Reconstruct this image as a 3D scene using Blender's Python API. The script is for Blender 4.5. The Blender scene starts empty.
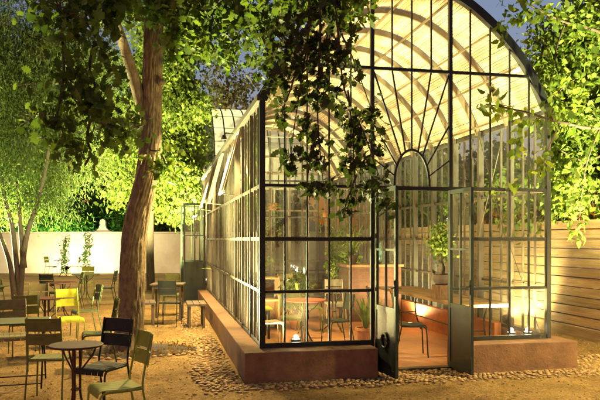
import bpy, bmesh, math, random
import numpy as np
from mathutils import Vector, Matrix
R = math.radians
PI = math.pi
scene = bpy.context.scene
C = scene.collection
F, HX, HY, EYE = 659.0, 300.0, 239.0, 1.65      # focal length and horizon in photo pixels, eye height in metres

def P(px, py, Y):
    return Vector(((px - HX) / F * Y, Y, EYE - (py - HY) / F * Y))
def GX(px, Y):
    return (px - HX) / F * Y

# ------------------------------------------------------------------ materials
def nodes(name):
    m = bpy.data.materials.new(name); m.use_nodes = True
    nt = m.node_tree; nt.nodes.clear()
    out = nt.nodes.new('ShaderNodeOutputMaterial')
    return m, nt, out
def N(nt, t, **kw):
    n = nt.nodes.new(t)
    for k, v in kw.items():
        if k in n.inputs: n.inputs[k].default_value = v
        else: setattr(n, k, v)
    return n
def L(nt, a, b): nt.links.new(a, b)
def ramp(nt, fac, cols):
    r = nt.nodes.new('ShaderNodeValToRGB')
    e = r.color_ramp.elements
    while len(e) < len(cols): e.new(0.5)
    for el, (p, c) in zip(e, cols):
        el.position = p; el.color = (*c, 1)
    L(nt, fac, r.inputs[0]); return r.outputs[0]

def surf(name, c1, c2=None, scale=6.0, rough=0.6, bump=0.0, bscale=None, metal=0.0, stretch=(1,1,1), spec=0.4, island=0.0, detail=6):
    m, nt, out = nodes(name)
    b = N(nt, 'ShaderNodeBsdfPrincipled', Roughness=rough, Metallic=metal)
    b.inputs['Specular IOR Level'].default_value = spec
    tc = N(nt, 'ShaderNodeTexCoord'); mp = N(nt, 'ShaderNodeMapping')
    mp.inputs['Scale'].default_value = stretch
    L(nt, tc.outputs['Object'], mp.inputs['Vector'])
    c2 = c2 or tuple(x * 0.75 for x in c1)
    nz = N(nt, 'ShaderNodeTexNoise', Scale=scale, Detail=detail, Roughness=0.65)
    L(nt, mp.outputs[0], nz.inputs['Vector'])
    col = ramp(nt, nz.outputs['Fac'], [(0.32, c2), (0.68, c1)])
    if island:
        g = N(nt, 'ShaderNodeNewGeometry')
        mr = N(nt, 'ShaderNodeMapRange'); mr.inputs['To Min'].default_value = 1 - island; mr.inputs['To Max'].default_value = 1 + island
        L(nt, g.outputs['Random Per Island'], mr.inputs['Value'])
        mx = N(nt, 'ShaderNodeVectorMath', operation='SCALE')
        L(nt, col, mx.inputs[0]); L(nt, mr.outputs[0], mx.inputs['Scale'])
        col = mx.outputs[0]
    L(nt, col, b.inputs['Base Color'])
    if bump:
        nb = N(nt, 'ShaderNodeTexNoise', Scale=bscale or scale * 4, Detail=8, Roughness=0.7)
        L(nt, mp.outputs[0], nb.inputs['Vector'])
        bp = N(nt, 'ShaderNodeBump', Strength=bump, Distance=0.02)
        L(nt, nb.outputs['Fac'], bp.inputs['Height']); L(nt, bp.outputs[0], b.inputs['Normal'])
        rr = N(nt, 'ShaderNodeMapRange'); rr.inputs['To Min'].default_value = rough * 0.75; rr.inputs['To Max'].default_value = min(1, rough * 1.25)
        L(nt, nz.outputs['Fac'], rr.inputs['Value']); L(nt, rr.outputs[0], b.inputs['Roughness'])
    L(nt, b.outputs[0], out.inputs[0])
    return m

def leafmat(name, cols, trans=0.45, rough=0.62):
    m, nt, out = nodes(name)
    g = N(nt, 'ShaderNodeNewGeometry')
    k = len(cols)
    col = ramp(nt, g.outputs['Random Per Island'], [(i / max(1, k - 1), c) for i, c in enumerate(cols)])
    b = N(nt, 'ShaderNodeBsdfPrincipled', Roughness=rough); b.inputs['Specular IOR Level'].default_value = 0.18
    t = N(nt, 'ShaderNodeBsdfTranslucent')
    sc = N(nt, 'ShaderNodeVectorMath', operation='MULTIPLY'); sc.inputs[1].default_value = (1.5, 1.55, 0.9)
    L(nt, col, b.inputs['Base Color']); L(nt, col, sc.inputs[0]); L(nt, sc.outputs[0], t.inputs['Color'])
    mx = N(nt, 'ShaderNodeMixShader', Fac=trans)
    L(nt, b.outputs[0], mx.inputs[1]); L(nt, t.outputs[0], mx.inputs[2]); L(nt, mx.outputs[0], out.inputs[0])
    return m

def glassmat(name, tint, dust, dcol=(0.8, 0.78, 0.7), f0=0.04):
    m, nt, out = nodes(name)
    tr = N(nt, 'ShaderNodeBsdfTransparent'); tr.inputs[0].default_value = (*tint, 1)
    gl = N(nt, 'ShaderNodeBsdfGlossy', Roughness=0.03)
    lw = N(nt, 'ShaderNodeLayerWeight', Blend=0.5)
    p = N(nt, 'ShaderNodeMath', operation='POWER'); p.inputs[1].default_value = 5
    L(nt, lw.outputs['Facing'], p.inputs[0])
    ma = N(nt, 'ShaderNodeMath', operation='MULTIPLY_ADD'); ma.inputs[1].default_value = 0.8; ma.inputs[2].default_value = f0
    L(nt, p.outputs[0], ma.inputs[0])
    mx = N(nt, 'ShaderNodeMixShader'); L(nt, ma.outputs[0], mx.inputs[0])
    L(nt, tr.outputs[0], mx.inputs[1]); L(nt, gl.outputs[0], mx.inputs[2])
    last = mx.outputs[0]
    if dust:
        tc = N(nt, 'ShaderNodeTexCoord')
        nz = N(nt, 'ShaderNodeTexNoise', Scale=2.5, Detail=6, Roughness=0.7); L(nt, tc.outputs['Object'], nz.inputs['Vector'])
        mr = N(nt, 'ShaderNodeMapRange'); mr.inputs['From Min'].default_value = 0.3; mr.inputs['From Max'].default_value = 0.75
        mr.inputs['To Min'].default_value = dust * 0.35; mr.inputs['To Max'].default_value = dust * 1.5
        L(nt, nz.outputs['Fac'], mr.inputs['Value'])
        tl = N(nt, 'ShaderNodeBsdfTranslucent'); tl.inputs[0].default_value = (*dcol, 1)
        m2 = N(nt, 'ShaderNodeMixShader'); L(nt, mr.outputs[0], m2.inputs[0])
        L(nt, last, m2.inputs[1]); L(nt, tl.outputs[0], m2.inputs[2]); last = m2.outputs[0]
    L(nt, last, out.inputs[0])
    return m

def emit(name, col, s):
    m, nt, out = nodes(name)
    e = N(nt, 'ShaderNodeEmission', Strength=s); e.inputs[0].default_value = (*col, 1)
    L(nt, e.outputs[0], out.inputs[0]); return m

def brickmat(name, c1, c2, mortar, scale, bw, rh, ms, rough=0.7, bump=0.5, rot=(0,0,0), offset=0.5):
    m, nt, out = nodes(name)
    b = N(nt, 'ShaderNodeBsdfPrincipled', Roughness=rough)
    tc = N(nt, 'ShaderNodeTexCoord'); mp = N(nt, 'ShaderNodeMapping'); mp.inputs['Rotation'].default_value = rot
    L(nt, tc.outputs['Object'], mp.inputs['Vector'])
    br = N(nt, 'ShaderNodeTexBrick', Scale=scale); br.offset = offset
    br.inputs['Color1'].default_value = (*c1, 1); br.inputs['Color2'].default_value = (*c2, 1); br.inputs['Mortar'].default_value = (*mortar, 1)
    br.inputs['Mortar Size'].default_value = ms; br.inputs['Brick Width'].default_value = bw; br.inputs['Row Height'].default_value = rh
    L(nt, mp.outputs[0], br.inputs['Vector'])
    nz = N(nt, 'ShaderNodeTexNoise', Scale=9, Detail=8, Roughness=0.7); L(nt, tc.outputs['Object'], nz.inputs['Vector'])
    mr = N(nt, 'ShaderNodeMapRange'); mr.inputs['To Min'].default_value = 0.6; mr.inputs['To Max'].default_value = 1.35
    L(nt, nz.outputs['Fac'], mr.inputs['Value'])
    sc = N(nt, 'ShaderNodeVectorMath', operation='SCALE'); L(nt, br.outputs['Color'], sc.inputs[0]); L(nt, mr.outputs[0], sc.inputs['Scale'])
    L(nt, sc.outputs[0], b.inputs['Base Color'])
    bp = N(nt, 'ShaderNodeBump', Strength=bump, Distance=0.006, invert=True); L(nt, br.outputs['Fac'], bp.inputs['Height']); L(nt, bp.outputs[0], b.inputs['Normal'])
    L(nt, b.outputs[0], out.inputs[0]); return m

M = {}
M['iron'] = surf('dark_iron_paint', (0.006, 0.008, 0.0065), (0.010, 0.012, 0.010), 12, 0.45, 0.15, 60)
M['green_door'] = surf('dark_green_door_paint', (0.014, 0.022, 0.014), (0.009, 0.014, 0.010), 5, 0.42, 0.2, 40)
M['cream'] = surf('cream_frame_paint', (0.33, 0.30, 0.22), (0.22, 0.195, 0.14), 5, 0.55, 0.2, 30)
M['frame'] = surf('weathered_frame_paint', (0.055, 0.05, 0.036), (0.03, 0.027, 0.02), 6, 0.5, 0.2, 30)
M['rib'] = surf('weathered_rib_paint', (0.13, 0.10, 0.055), (0.075, 0.057, 0.031), 5, 0.6, 0.2, 30)
M['plinth'] = surf('red_brown_plaster', (0.225, 0.122, 0.060), (0.11, 0.057, 0.030), 4.2, 0.85, 0.8, 20)
M['reed'] = surf('reed_blind', (0.60, 0.49, 0.29), (0.38, 0.28, 0.14), 14, 0.75, 0.2, 40, island=0.3)
M['bark'] = surf('oak_bark', (0.25, 0.20, 0.115), (0.085, 0.066, 0.038), 10, 0.92, 1.0, 30, stretch=(1.5, 1.5, 0.8))
M['twig'] = surf('twig_bark', (0.075, 0.05, 0.03), (0.03, 0.02, 0.014), 20, 0.85)
M['pale_bark'] = surf('pale_bark', (0.20, 0.145, 0.09), (0.09, 0.06, 0.038), 12, 0.85, 0.6, 24, stretch=(2, 2, 0.6))
M['grey_bark'] = surf('grey_bark', (0.10, 0.075, 0.048), (0.045, 0.032, 0.02), 12, 0.85, 0.6, 24, stretch=(2, 2, 0.6))
M['whitewash'] = surf('white_limewash', (0.80, 0.75, 0.58), (0.60, 0.53, 0.37), 0.8, 0.9, 0.35, 14)
M['plank'] = surf('fence_plank', (0.46, 0.33, 0.165), (0.24, 0.155, 0.07), 5, 0.75, 0.7, 18, stretch=(1, 0.35, 7), island=0.22)
M['wood'] = surf('table_wood', (0.30, 0.19, 0.09), (0.17, 0.10, 0.045), 5, 0.5, 0.3, 24, stretch=(6, 0.5, 6), island=0.15)
M['grey_wood'] = surf('weathered_wood', (0.095, 0.066, 0.036), (0.05, 0.033, 0.018), 6, 0.75, 0.4, 24, stretch=(5, 5, 5), island=0.2)
M['stump'] = surf('stump_wood', (0.30, 0.19, 0.10), (0.12, 0.07, 0.035), 14, 0.85, 0.9, 30, stretch=(5, 5, 0.5))
M['brick'] = brickmat('red_brick', (0.11, 0.036, 0.015), (0.065, 0.022, 0.010), (0.07, 0.048, 0.032), 1.0, 0.22, 0.075, 0.008, rot=(R(90), 0, 0))
M['tile'] = brickmat('terracotta_tile', (0.33, 0.15, 0.062), (0.26, 0.11, 0.046), (0.17, 0.10, 0.055), 1.0, 0.3, 0.3, 0.006, rough=0.45, bump=0.25, offset=0.0)
M['cobble'] = surf('river_cobble', (0.38, 0.255, 0.115), (0.24, 0.15, 0.065), 7, 0.75, 0.3, 40, island=0.35)
M['soil'] = surf('dark_soil', (0.040, 0.024, 0.013), (0.014, 0.009, 0.006), 14, 0.97, 1.0, 45)
M['terracotta'] = surf('terracotta_pot', (0.38, 0.16, 0.07), (0.26, 0.10, 0.045), 6, 0.75, 0.2, 30)
M['clay'] = surf('grey_clay', (0.17, 0.14, 0.11), (0.09, 0.075, 0.06), 8, 0.7, 0.3, 30)
M['teal'] = surf('teal_glaze', (0.09, 0.22, 0.19), (0.05, 0.14, 0.13), 5, 0.3, 0.1, 20)
M['zinc'] = surf('zinc', (0.30, 0.29, 0.26), (0.2, 0.19, 0.17), 6, 0.4, 0.1, 20, metal=0.6)
M['fixture'] = surf('fixture_metal', (0.05, 0.05, 0.048), None, 10, 0.4, metal=0.5)
M['roof_sheet'] = surf('pale_roof_sheet', (0.55, 0.53, 0.47), (0.42, 0.40, 0.35), 2, 0.6, 0.2, 16)
_nt = M['roof_sheet'].node_tree; _o = [n for n in _nt.nodes if n.type == 'OUTPUT_MATERIAL'][0]; _p = [n for n in _nt.nodes if n.type == 'BSDF_PRINCIPLED'][0]
_t = N(_nt,'ShaderNodeBsdfTranslucent'); _t.inputs[0].default_value = (0.6,0.56,0.48,1); _m = N(_nt,'ShaderNodeMixShader',Fac=0.5)
L(_nt,_p.outputs[0],_m.inputs[1]); L(_nt,_t.outputs[0],_m.inputs[2]); L(_nt,_m.outputs[0],_o.inputs[0])
def paint(name, c):
    m = surf(name, c, tuple(x * 0.66 for x in c), 7, 0.6, 0.2, 60, spec=0.2)
    r = [n for n in m.node_tree.nodes if n.type == 'VALTORGB'][0]; e = r.color_ramp.elements.new(0.27); e.color = (0.10,0.055,0.03,1); return m
M['olive'] = paint('olive_paint', (0.16, 0.17, 0.045))
M['pale_olive'] = paint('pale_olive_paint', (0.21, 0.19, 0.085))
M['black_green'] = paint('black_green_paint', (0.020, 0.024, 0.016))
M['leaf_green'] = paint('leaf_green_paint', (0.30, 0.33, 0.05))
M['yellow'] = paint('yellow_paint', (0.44, 0.46, 0.03))
M['lime'] = paint('lime_paint', (0.34, 0.36, 0.05))
M['red_brown'] = paint('red_brown_paint', (0.075, 0.027, 0.017))
M['red'] = paint('red_paint', (0.36, 0.07, 0.035))
M['dark_olive'] = paint('dark_olive_paint', (0.085, 0.095, 0.03))
M['white_metal'] = paint('pale_metal_paint', (0.5, 0.47, 0.38))
M['glass'] = glassmat('clear_glass', (0.965, 0.975, 0.95), 0.012, f0=0.06)
M['dusty'] = glassmat('dusty_glass', (0.93, 0.95, 0.90), 0.05)
M['roof_glass'] = glassmat('roof_glass', (0.9, 0.92, 0.9), 0.05)
M['lens'] = emit('warm_lamp_lens', (1.0, 0.80, 0.45), 25)
M['bulb'] = emit('glaring_bulb', (1.0, 0.86, 0.58), 45)
M['flood_lens'] = emit('flood_lamp_lens', (0.9, 1.0, 0.72), 90)
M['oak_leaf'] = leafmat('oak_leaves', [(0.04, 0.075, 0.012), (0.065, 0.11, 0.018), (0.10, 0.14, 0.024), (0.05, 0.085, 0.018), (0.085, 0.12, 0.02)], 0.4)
M['shade_painted_leaf'] = leafmat('shade_painted_oak_leaves', [(0.018, 0.030, 0.007), (0.028, 0.042, 0.010), (0.042, 0.052, 0.014)], 0.3)  # darker copy of the oak leaf colours, backlit shade painted in
M['plane_leaf'] = leafmat('broad_leaves', [(0.06, 0.10, 0.015), (0.10, 0.15, 0.02), (0.15, 0.18, 0.03), (0.07, 0.12, 0.02), (0.13, 0.17, 0.03)], 0.5)
M['pepper_leaf'] = leafmat('feathery_leaves', [(0.035, 0.065, 0.014), (0.07, 0.105, 0.024), (0.10, 0.12, 0.03), (0.045, 0.075, 0.018)], 0.45)
M['bright_leaf'] = leafmat('young_leaves', [(0.05, 0.09, 0.014), (0.13, 0.17, 0.03), (0.09, 0.13, 0.02), (0.15, 0.175, 0.03), (0.06, 0.10, 0.018)], 0.5)
M['fern_leaf'] = leafmat('fern_leaves', [(0.03, 0.09, 0.012), (0.05, 0.13, 0.02), (0.07, 0.15, 0.025)], 0.45)
M['dry_leaf'] = leafmat('dry_leaves', [(0.20, 0.12, 0.04), (0.26, 0.17, 0.06), (0.14, 0.08, 0.03)], 0.2, 0.8)
M['tan_leaf'] = leafmat('tan_leaves', [(0.14, 0.12, 0.045), (0.18, 0.15, 0.06), (0.10, 0.10, 0.035)], 0.4)
M['pot_leaf'] = leafmat('house_plant_leaves', [(0.06, 0.11, 0.02), (0.10, 0.15, 0.03), (0.13, 0.17, 0.04)], 0.4)
M['hill'] = surf('dark_hill', (0.03, 0.034, 0.03), (0.02, 0.024, 0.02), 0.2, 0.95)

def groundmat():
    m, nt, out = nodes('gravelly_sand')
    b = N(nt, 'ShaderNodeBsdfPrincipled', Roughness=0.92); b.inputs['Specular IOR Level'].default_value = 0.2
    tc = N(nt, 'ShaderNodeTexCoord')
    big = N(nt, 'ShaderNodeTexNoise', Scale=0.9, Detail=7, Roughness=0.65); L(nt, tc.outputs['Object'], big.inputs['Vector'])
    fine = N(nt, 'ShaderNodeTexNoise', Scale=38, Detail=6, Roughness=0.75); L(nt, tc.outputs['Object'], fine.inputs['Vector'])
    vor = N(nt, 'ShaderNodeTexVoronoi', Scale=42); L(nt, tc.outputs['Object'], vor.inputs['Vector'])
    c = ramp(nt, big.outputs['Fac'], [(0.3, (0.19, 0.115, 0.04)), (0.5, (0.36, 0.23, 0.08)), (0.72, (0.50, 0.335, 0.13))])
    f = N(nt, 'ShaderNodeMapRange'); f.inputs['From Min'].default_value = 0.3; f.inputs['From Max'].default_value = 0.7
    f.inputs['To Min'].default_value = 0.25; f.inputs['To Max'].default_value = 1.6
    L(nt, fine.outputs['Fac'], f.inputs['Value'])
    s = N(nt, 'ShaderNodeVectorMath', operation='SCALE'); L(nt, c, s.inputs[0]); L(nt, f.outputs[0], s.inputs['Scale'])
    L(nt, s.outputs[0], b.inputs['Base Color'])
    b1 = N(nt, 'ShaderNodeBump', Strength=0.9, Distance=0.012, invert=True); L(nt, vor.outputs['Distance'], b1.inputs['Height'])
    b2 = N(nt, 'ShaderNodeBump', Strength=1.0, Distance=0.05); L(nt, fine.outputs['Fac'], b2.inputs['Height']); L(nt, b1.outputs[0], b2.inputs['Normal'])
    L(nt, b2.outputs[0], b.inputs['Normal']); L(nt, b.outputs[0], out.inputs[0]); return m
M['ground'] = groundmat()

# ------------------------------------------------------------------ mesh helpers
class MB:
    def __init__(s): s.v = []; s.f = []; s.smooth = False
    def quadbox(s, pts):
        b = len(s.v); s.v += [tuple(p) for p in pts]
        for q in ((0,3,2,1),(4,5,6,7),(0,1,5,4),(1,2,6,5),(2,3,7,6),(3,0,4,7)): s.f.append(tuple(b + i for i in q))
        return s
    def box(s, x0, x1, y0, y1, z0, z1):
        return s.quadbox([(x0,y0,z0),(x1,y0,z0),(x1,y1,z0),(x0,y1,z0),(x0,y0,z1),(x1,y0,z1),(x1,y1,z1),(x0,y1,z1)])
    def bar(s, p0, p1, w, h, up=(0,0,1)):
        p0 = Vector(p0); p1 = Vector(p1); d = (p1 - p0).normalized(); u = Vector(up)
        if abs(d.dot(u)) > 0.98: u = Vector((0,1,0))
        a = d.cross(u).normalized(); b = a.cross(d).normalized()
        a *= w / 2; b *= h / 2
        return s.quadbox([p0-a-b, p0+a-b, p0+a+b, p0-a+b, p1-a-b, p1+a-b, p1+a+b, p1-a+b])
    def tube(s, path, rad, n=8, cap=True):
        path = [Vector(p) for p in path]
        if not hasattr(rad, '__len__'): rad = [rad] * len(path)
        b = len(s.v); ref = None
        for i, p in enumerate(path):
            d = (path[min(i+1, len(path)-1)] - path[max(i-1, 0)]).normalized()
            if ref is None:
                ref = Vector((1,0,0)) if abs(d.x) < 0.8 else Vector((0,1,0))
            a = (ref - d * ref.dot(d)).normalized(); ref = a; c = d.cross(a)
            for k in range(n):
                t = 2 * PI * k / n; s.v.append(tuple(p + (a * math.cos(t) + c * math.sin(t)) * rad[i]))
        for i in range(len(path) - 1):
            for k in range(n):
                k2 = (k + 1) % n
                s.f.append((b+i*n+k, b+i*n+k2, b+(i+1)*n+k2, b+(i+1)*n+k))
        if cap:
            s.f.append(tuple(b + k for k in reversed(range(n)))); e = b + (len(path)-1)*n
            s.f.append(tuple(e + k for k in range(n)))
        return s
    def lathe(s, prof, n=24, c=(0,0,0)):
        b = len(s.v)
        for r, z in prof:
            for k in range(n):
                t = 2*PI*k/n; s.v.append((c[0]+r*math.cos(t), c[1]+r*math.sin(t), c[2]+z))
        for i in range(len(prof)-1):
            for k in range(n):
                k2 = (k+1) % n; s.f.append((b+i*n+k, b+i*n+k2, b+(i+1)*n+k2, b+(i+1)*n+k))
        s.f.append(tuple(b+k for k in reversed(range(n)))); e = b+(len(prof)-1)*n; s.f.append(tuple(e+k for k in range(n)))
        return s
    def mesh(s, name, mat, smooth=False, bevel=0):
        me = bpy.data.meshes.new(name); me.from_pydata(s.v, [], s.f); me.validate()
        if bevel:
            bm = bmesh.new(); bm.from_mesh(me)
            bmesh.ops.bevel(bm, geom=list(bm.edges), offset=bevel, segments=2, affect='EDGES', profile=0.7, clamp_overlap=True)
            bm.to_mesh(me); bm.free()
        if mat: me.materials.append(mat)
        if smooth: me.polygons.foreach_set('use_smooth', [True] * len(me.polygons))
        return me
    def build(s, name, mat, parent=None, smooth=False, bevel=0):
        return link(name, s.mesh(name, mat, smooth, bevel), parent)

def link(name, me, parent=None):
    o = bpy.data.objects.new(name, me); C.objects.link(o)
    if parent is not None: o.parent = parent
    return o
def thing(name, label, cat, loc=(0,0,0), rz=0, group=None):
    o = bpy.data.objects.new(name, None); C.objects.link(o); o.empty_display_size = 0.2
    o.location = loc; o.rotation_euler = (0,0,rz)
    return tag(o, label, cat, group)
def tag(o, label, cat, group=None):
    o['label'] = label; o['category'] = cat
    if group: o['group'] = group
    return o
def kind(o, k):
    o['kind'] = k; return o
def smoothpath(pts, k=6):
    pts = [Vector(p) for p in pts]; out = []
    for i in range(len(pts)-1):
        p0 = pts[max(i-1,0)]; p1 = pts[i]; p2 = pts[i+1]; p3 = pts[min(i+2,len(pts)-1)]
        for j in range(k):
            t = j/k
            out.append(0.5*((2*p1)+(p2-p0)*t+(2*p0-5*p1+4*p2-p3)*t*t+(3*p1-p0-3*p2+p3)*t**3))
    out.append(pts[-1]); return out
def interp(vals, k):
    out = []
    for i in range(len(vals)-1):
        for j in range(k): out.append(vals[i] + (vals[i+1]-vals[i])*j/k)
    out.append(vals[-1]); return out

# leaves: many small faces of one template
QUAD = (np.array([(0,0,0),(0.32,0.45,0.05),(0,1,-0.06),(-0.32,0.45,0.05)]), [(0,1,2,3)])
def lobed():
    w = [(0.0,0.03),(0.14,0.05),(0.26,0.30),(0.36,0.17),(0.50,0.42),(0.60,0.22),(0.74,0.36),(0.84,0.2),(1.0,0.05)]
    v = []; f = []
    for y, h in w:
        z = -0.16*y*y; v += [(-h,y,z+0.12*h),(h,y,z+0.12*h)]
    for i in range(len(w)-1): f.append((2*i,2*i+1,2*i+3,2*i+2))
    return np.array(v), f
def ovate():
    w = [(0.0,0.02),(0.12,0.03),(0.25,0.2),(0.45,0.28),(0.7,0.2),(1.0,0.01)]
    v = []; f = []
    for y, h in w:
        z = -0.2*y*y; v += [(-h,y,z+0.2*h),(h,y,z+0.2*h)]
    for i in range(len(w)-1): f.append((2*i,2*i+1,2*i+3,2*i+2))
    return np.array(v), f
LOBED = lobed(); OVATE = ovate()
SLIM = (np.array([(0,0,0),(0.11,0.4,0.03),(0,1,-0.05),(-0.11,0.4,0.03)]), [(0,1,2,3)])

def leaves(name, pts, size, tmpl, mat, parent, rng, droop=0.3, jitter=0.35):
    pts = np.asarray(pts, float); n = len(pts); tv, tf = tmpl; k = len(tv)
    a = rng.normal(size=(n,3)); a[:,2] -= droop*2.2; a /= np.linalg.norm(a,axis=1)[:,None]
    c = rng.normal(size=(n,3)); c[:,2] += 0.9; c -= a*np.sum(a*c,axis=1)[:,None]; c /= np.linalg.norm(c,axis=1)[:,None]
    b = np.cross(a,c)
    s = size*(1+jitter*rng.uniform(-1,1,n))
    zc = rng.uniform(-0.3,2.4,n); wc = rng.uniform(0.72,1.15,n)
    V = pts[:,None,:] + s[:,None,None]*(tv[None,:,0,None]*wc[:,None,None]*b[:,None,:]+tv[None,:,1,None]*a[:,None,:]+tv[None,:,2,None]*zc[:,None,None]*c[:,None,:])
    V = V.reshape(-1,3)
    tf = np.array(tf); Fc = (np.arange(n)*k)[:,None,None]+tf[None]; Fc = Fc.reshape(-1,4)
    me = bpy.data.meshes.new(name)
    me.vertices.add(len(V)); me.vertices.foreach_set('co', V.astype(np.float32).ravel())
    m = len(Fc); me.loops.add(m*4); me.loops.foreach_set('vertex_index', Fc.astype(np.int32).ravel())
    me.polygons.add(m); me.polygons.foreach_set('loop_start', np.arange(0,m*4,4,dtype=np.int32))
    me.update(calc_edges=True); me.validate(); me.materials.append(mat)
    return link(name, me, parent)

def clump(rng, c, r, nsub, nleaf, spread):
    """leaf positions: sub clusters spread through an ellipsoid"""
    c = np.array(c); r = np.array(r if hasattr(r,'__len__') else (r,r,r))
    d = rng.normal(size=(nsub,3)); d /= np.linalg.norm(d,axis=1)[:,None]
    sub = c + d*r*(rng.uniform(0.15,1,nsub)**0.55)[:,None]
    sp = spread*rng.uniform(0.6,1.4,nsub)
    return (sub[:,None,:]+rng.normal(size=(nsub,nleaf,3))*sp[:,None,None]).reshape(-1,3), sub
def strand(rng, path, n, spread, gap=0.5):
    """leaf clusters along a hanging branch, with gaps"""
    path = np.array([tuple(p) for p in path]); m = len(path)-1
    ts = []
    while len(ts) < n:
        t = rng.uniform(0,1); ph = 0.5+0.5*math.sin(t*m*5.1+path[0][0]*37+path[0][2]*11)
        if rng.uniform() < (1-gap)+gap*ph: ts.append(t)
    out = []
    for t in ts:
        i = min(int(t*m), m-1); u = t*m-i
        out.append(path[i]*(1-u)+path[i+1]*u+rng.normal(size=3)*spread)
    return np.array(out)
def wiggle(rng, a, b, k=5, amp=0.08, sag=0.0):
    a = Vector(a); b = Vector(b); d = (b-a).length; pts = []
    for i in range(k+1):
        t = i/k; p = a.lerp(b,t); e = math.sin(PI*t)
        p += Vector(tuple(rng.normal(size=3)*amp*d*e)) + Vector((0,0,sag*d*e)); pts.append(p)
    return smoothpath(pts,3)

# ------------------------------------------------------------------ camera, world, sun
cam = bpy.data.cameras.new('camera'); co = bpy.data.objects.new('camera', cam); C.objects.link(co)
cam.sensor_width = 36; cam.lens = F/600*36; cam.shift_y = 39/600; cam.clip_end = 2000; cam.clip_start = 0.05
co.location = (0,0,EYE); co.rotation_euler = (R(90),0,0); scene.camera = co
w = bpy.data.worlds.new('World'); scene.world = w; w.use_nodes = True
nt = w.node_tree; nt.nodes.clear()
SUN_EL, SUN_ROT = R(1.5), R(205)
sky = N(nt,'ShaderNodeTexSky'); sky.sky_type = 'NISHITA'; sky.sun_disc = False; sky.sun_elevation = SUN_EL; sky.sun_rotation = SUN_ROT
sky.air_density = 1.2; sky.dust_density = 1.0; sky.ozone_density = 3.0
tint = N(nt,'ShaderNodeVectorMath',operation='MULTIPLY'); tint.inputs[1].default_value = (1.48,0.94,0.86)
bg = N(nt,'ShaderNodeBackground',Strength=0.125); wo = N(nt,'ShaderNodeOutputWorld')
L(nt,sky.outputs[0],tint.inputs[0]); L(nt,tint.outputs[0],bg.inputs[0]); L(nt,bg.outputs[0],wo.inputs[0])
sl = bpy.data.lights.new('sun','SUN'); sl.energy = 0.01; sl.angle = R(0.5); sl.color = (1,0.85,0.75)
so = bpy.data.objects.new('sun',sl); C.objects.link(so)
sd = Vector((math.sin(SUN_ROT)*math.cos(SUN_EL), math.cos(SUN_ROT)*math.cos(SUN_EL), math.sin(SUN_EL)))
so.rotation_euler = sd.to_track_quat('Z','Y').to_euler()
scene.view_settings.view_transform = 'Standard'; scene.view_settings.look = 'None'; scene.view_settings.gamma = 1
scene.view_settings.exposure = 1.9; scene.view_settings.use_curve_mapping = False
cy = scene.cycles
cy.use_denoising = True; cy.max_bounces = 8; cy.transparent_max_bounces = 40; cy.diffuse_bounces = 4; cy.glossy_bounces = 3; cy.transmission_bounces = 6
cy.sample_clamp_indirect = 6; cy.caustics_reflective = False; cy.caustics_refractive = False

WARM = (1.0,0.70,0.28)
def lamp(name, loc, power, color=WARM, radius=0.06, spot=None, aim=None, blend=0.6):
    l = bpy.data.lights.new(name,'SPOT' if spot else 'POINT'); l.energy = power; l.color = color; l.shadow_soft_size = radius
    if spot: l.spot_size = R(spot); l.spot_blend = blend
    o = bpy.data.objects.new(name,l); C.objects.link(o); o.location = loc
    if spot: o.rotation_euler = (Vector(loc)-Vector(aim)).to_track_quat('Z','Y').to_euler()
    return o

# ------------------------------------------------------------------ ground
O2 = Vector((-0.458,7.95,0)); ANG = R(12)
U = Vector((math.cos(ANG),math.sin(ANG),0)); V = Vector((-math.sin(ANG),math.cos(ANG),0))
def GH(w,d,z=0): return O2+U*w+V*d+Vector((0,0,z))
rng = np.random.default_rng(5)

def ground():
    xs = np.concatenate([np.linspace(-260,-14,10),np.linspace(-13,9,111),np.linspace(10,260,10)])
    ys = np.concatenate([np.linspace(-60,2,8),np.linspace(2.5,24,108),np.linspace(25,420,12)])
    g = np.random.default_rng(2); ph = g.uniform(0,6.28,(10,)); kx = g.normal(0,2.2,10); ky = g.normal(0,2.2,10)
    vs = []; fs = []
    for y in ys:
        for x in xs:
            z = -0.012 + 0.003*sum(math.sin(kx[i]*x+ky[i]*y+ph[i]) for i in range(10)) * (1 if (-13<=x<=9 and 2.5<=y<=24) else 0)
            vs.append((x,y,min(z,0.0)))
    nx = len(xs)
    for j in range(len(ys)-1):
        for i in range(nx-1): fs.append((j*nx+i,j*nx+i+1,(j+1)*nx+i+1,(j+1)*nx+i))
    b = MB(); b.v = vs; b.f = fs
    kind(b.build('ground',M['ground'],smooth=True),'structure')
ground()

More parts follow.
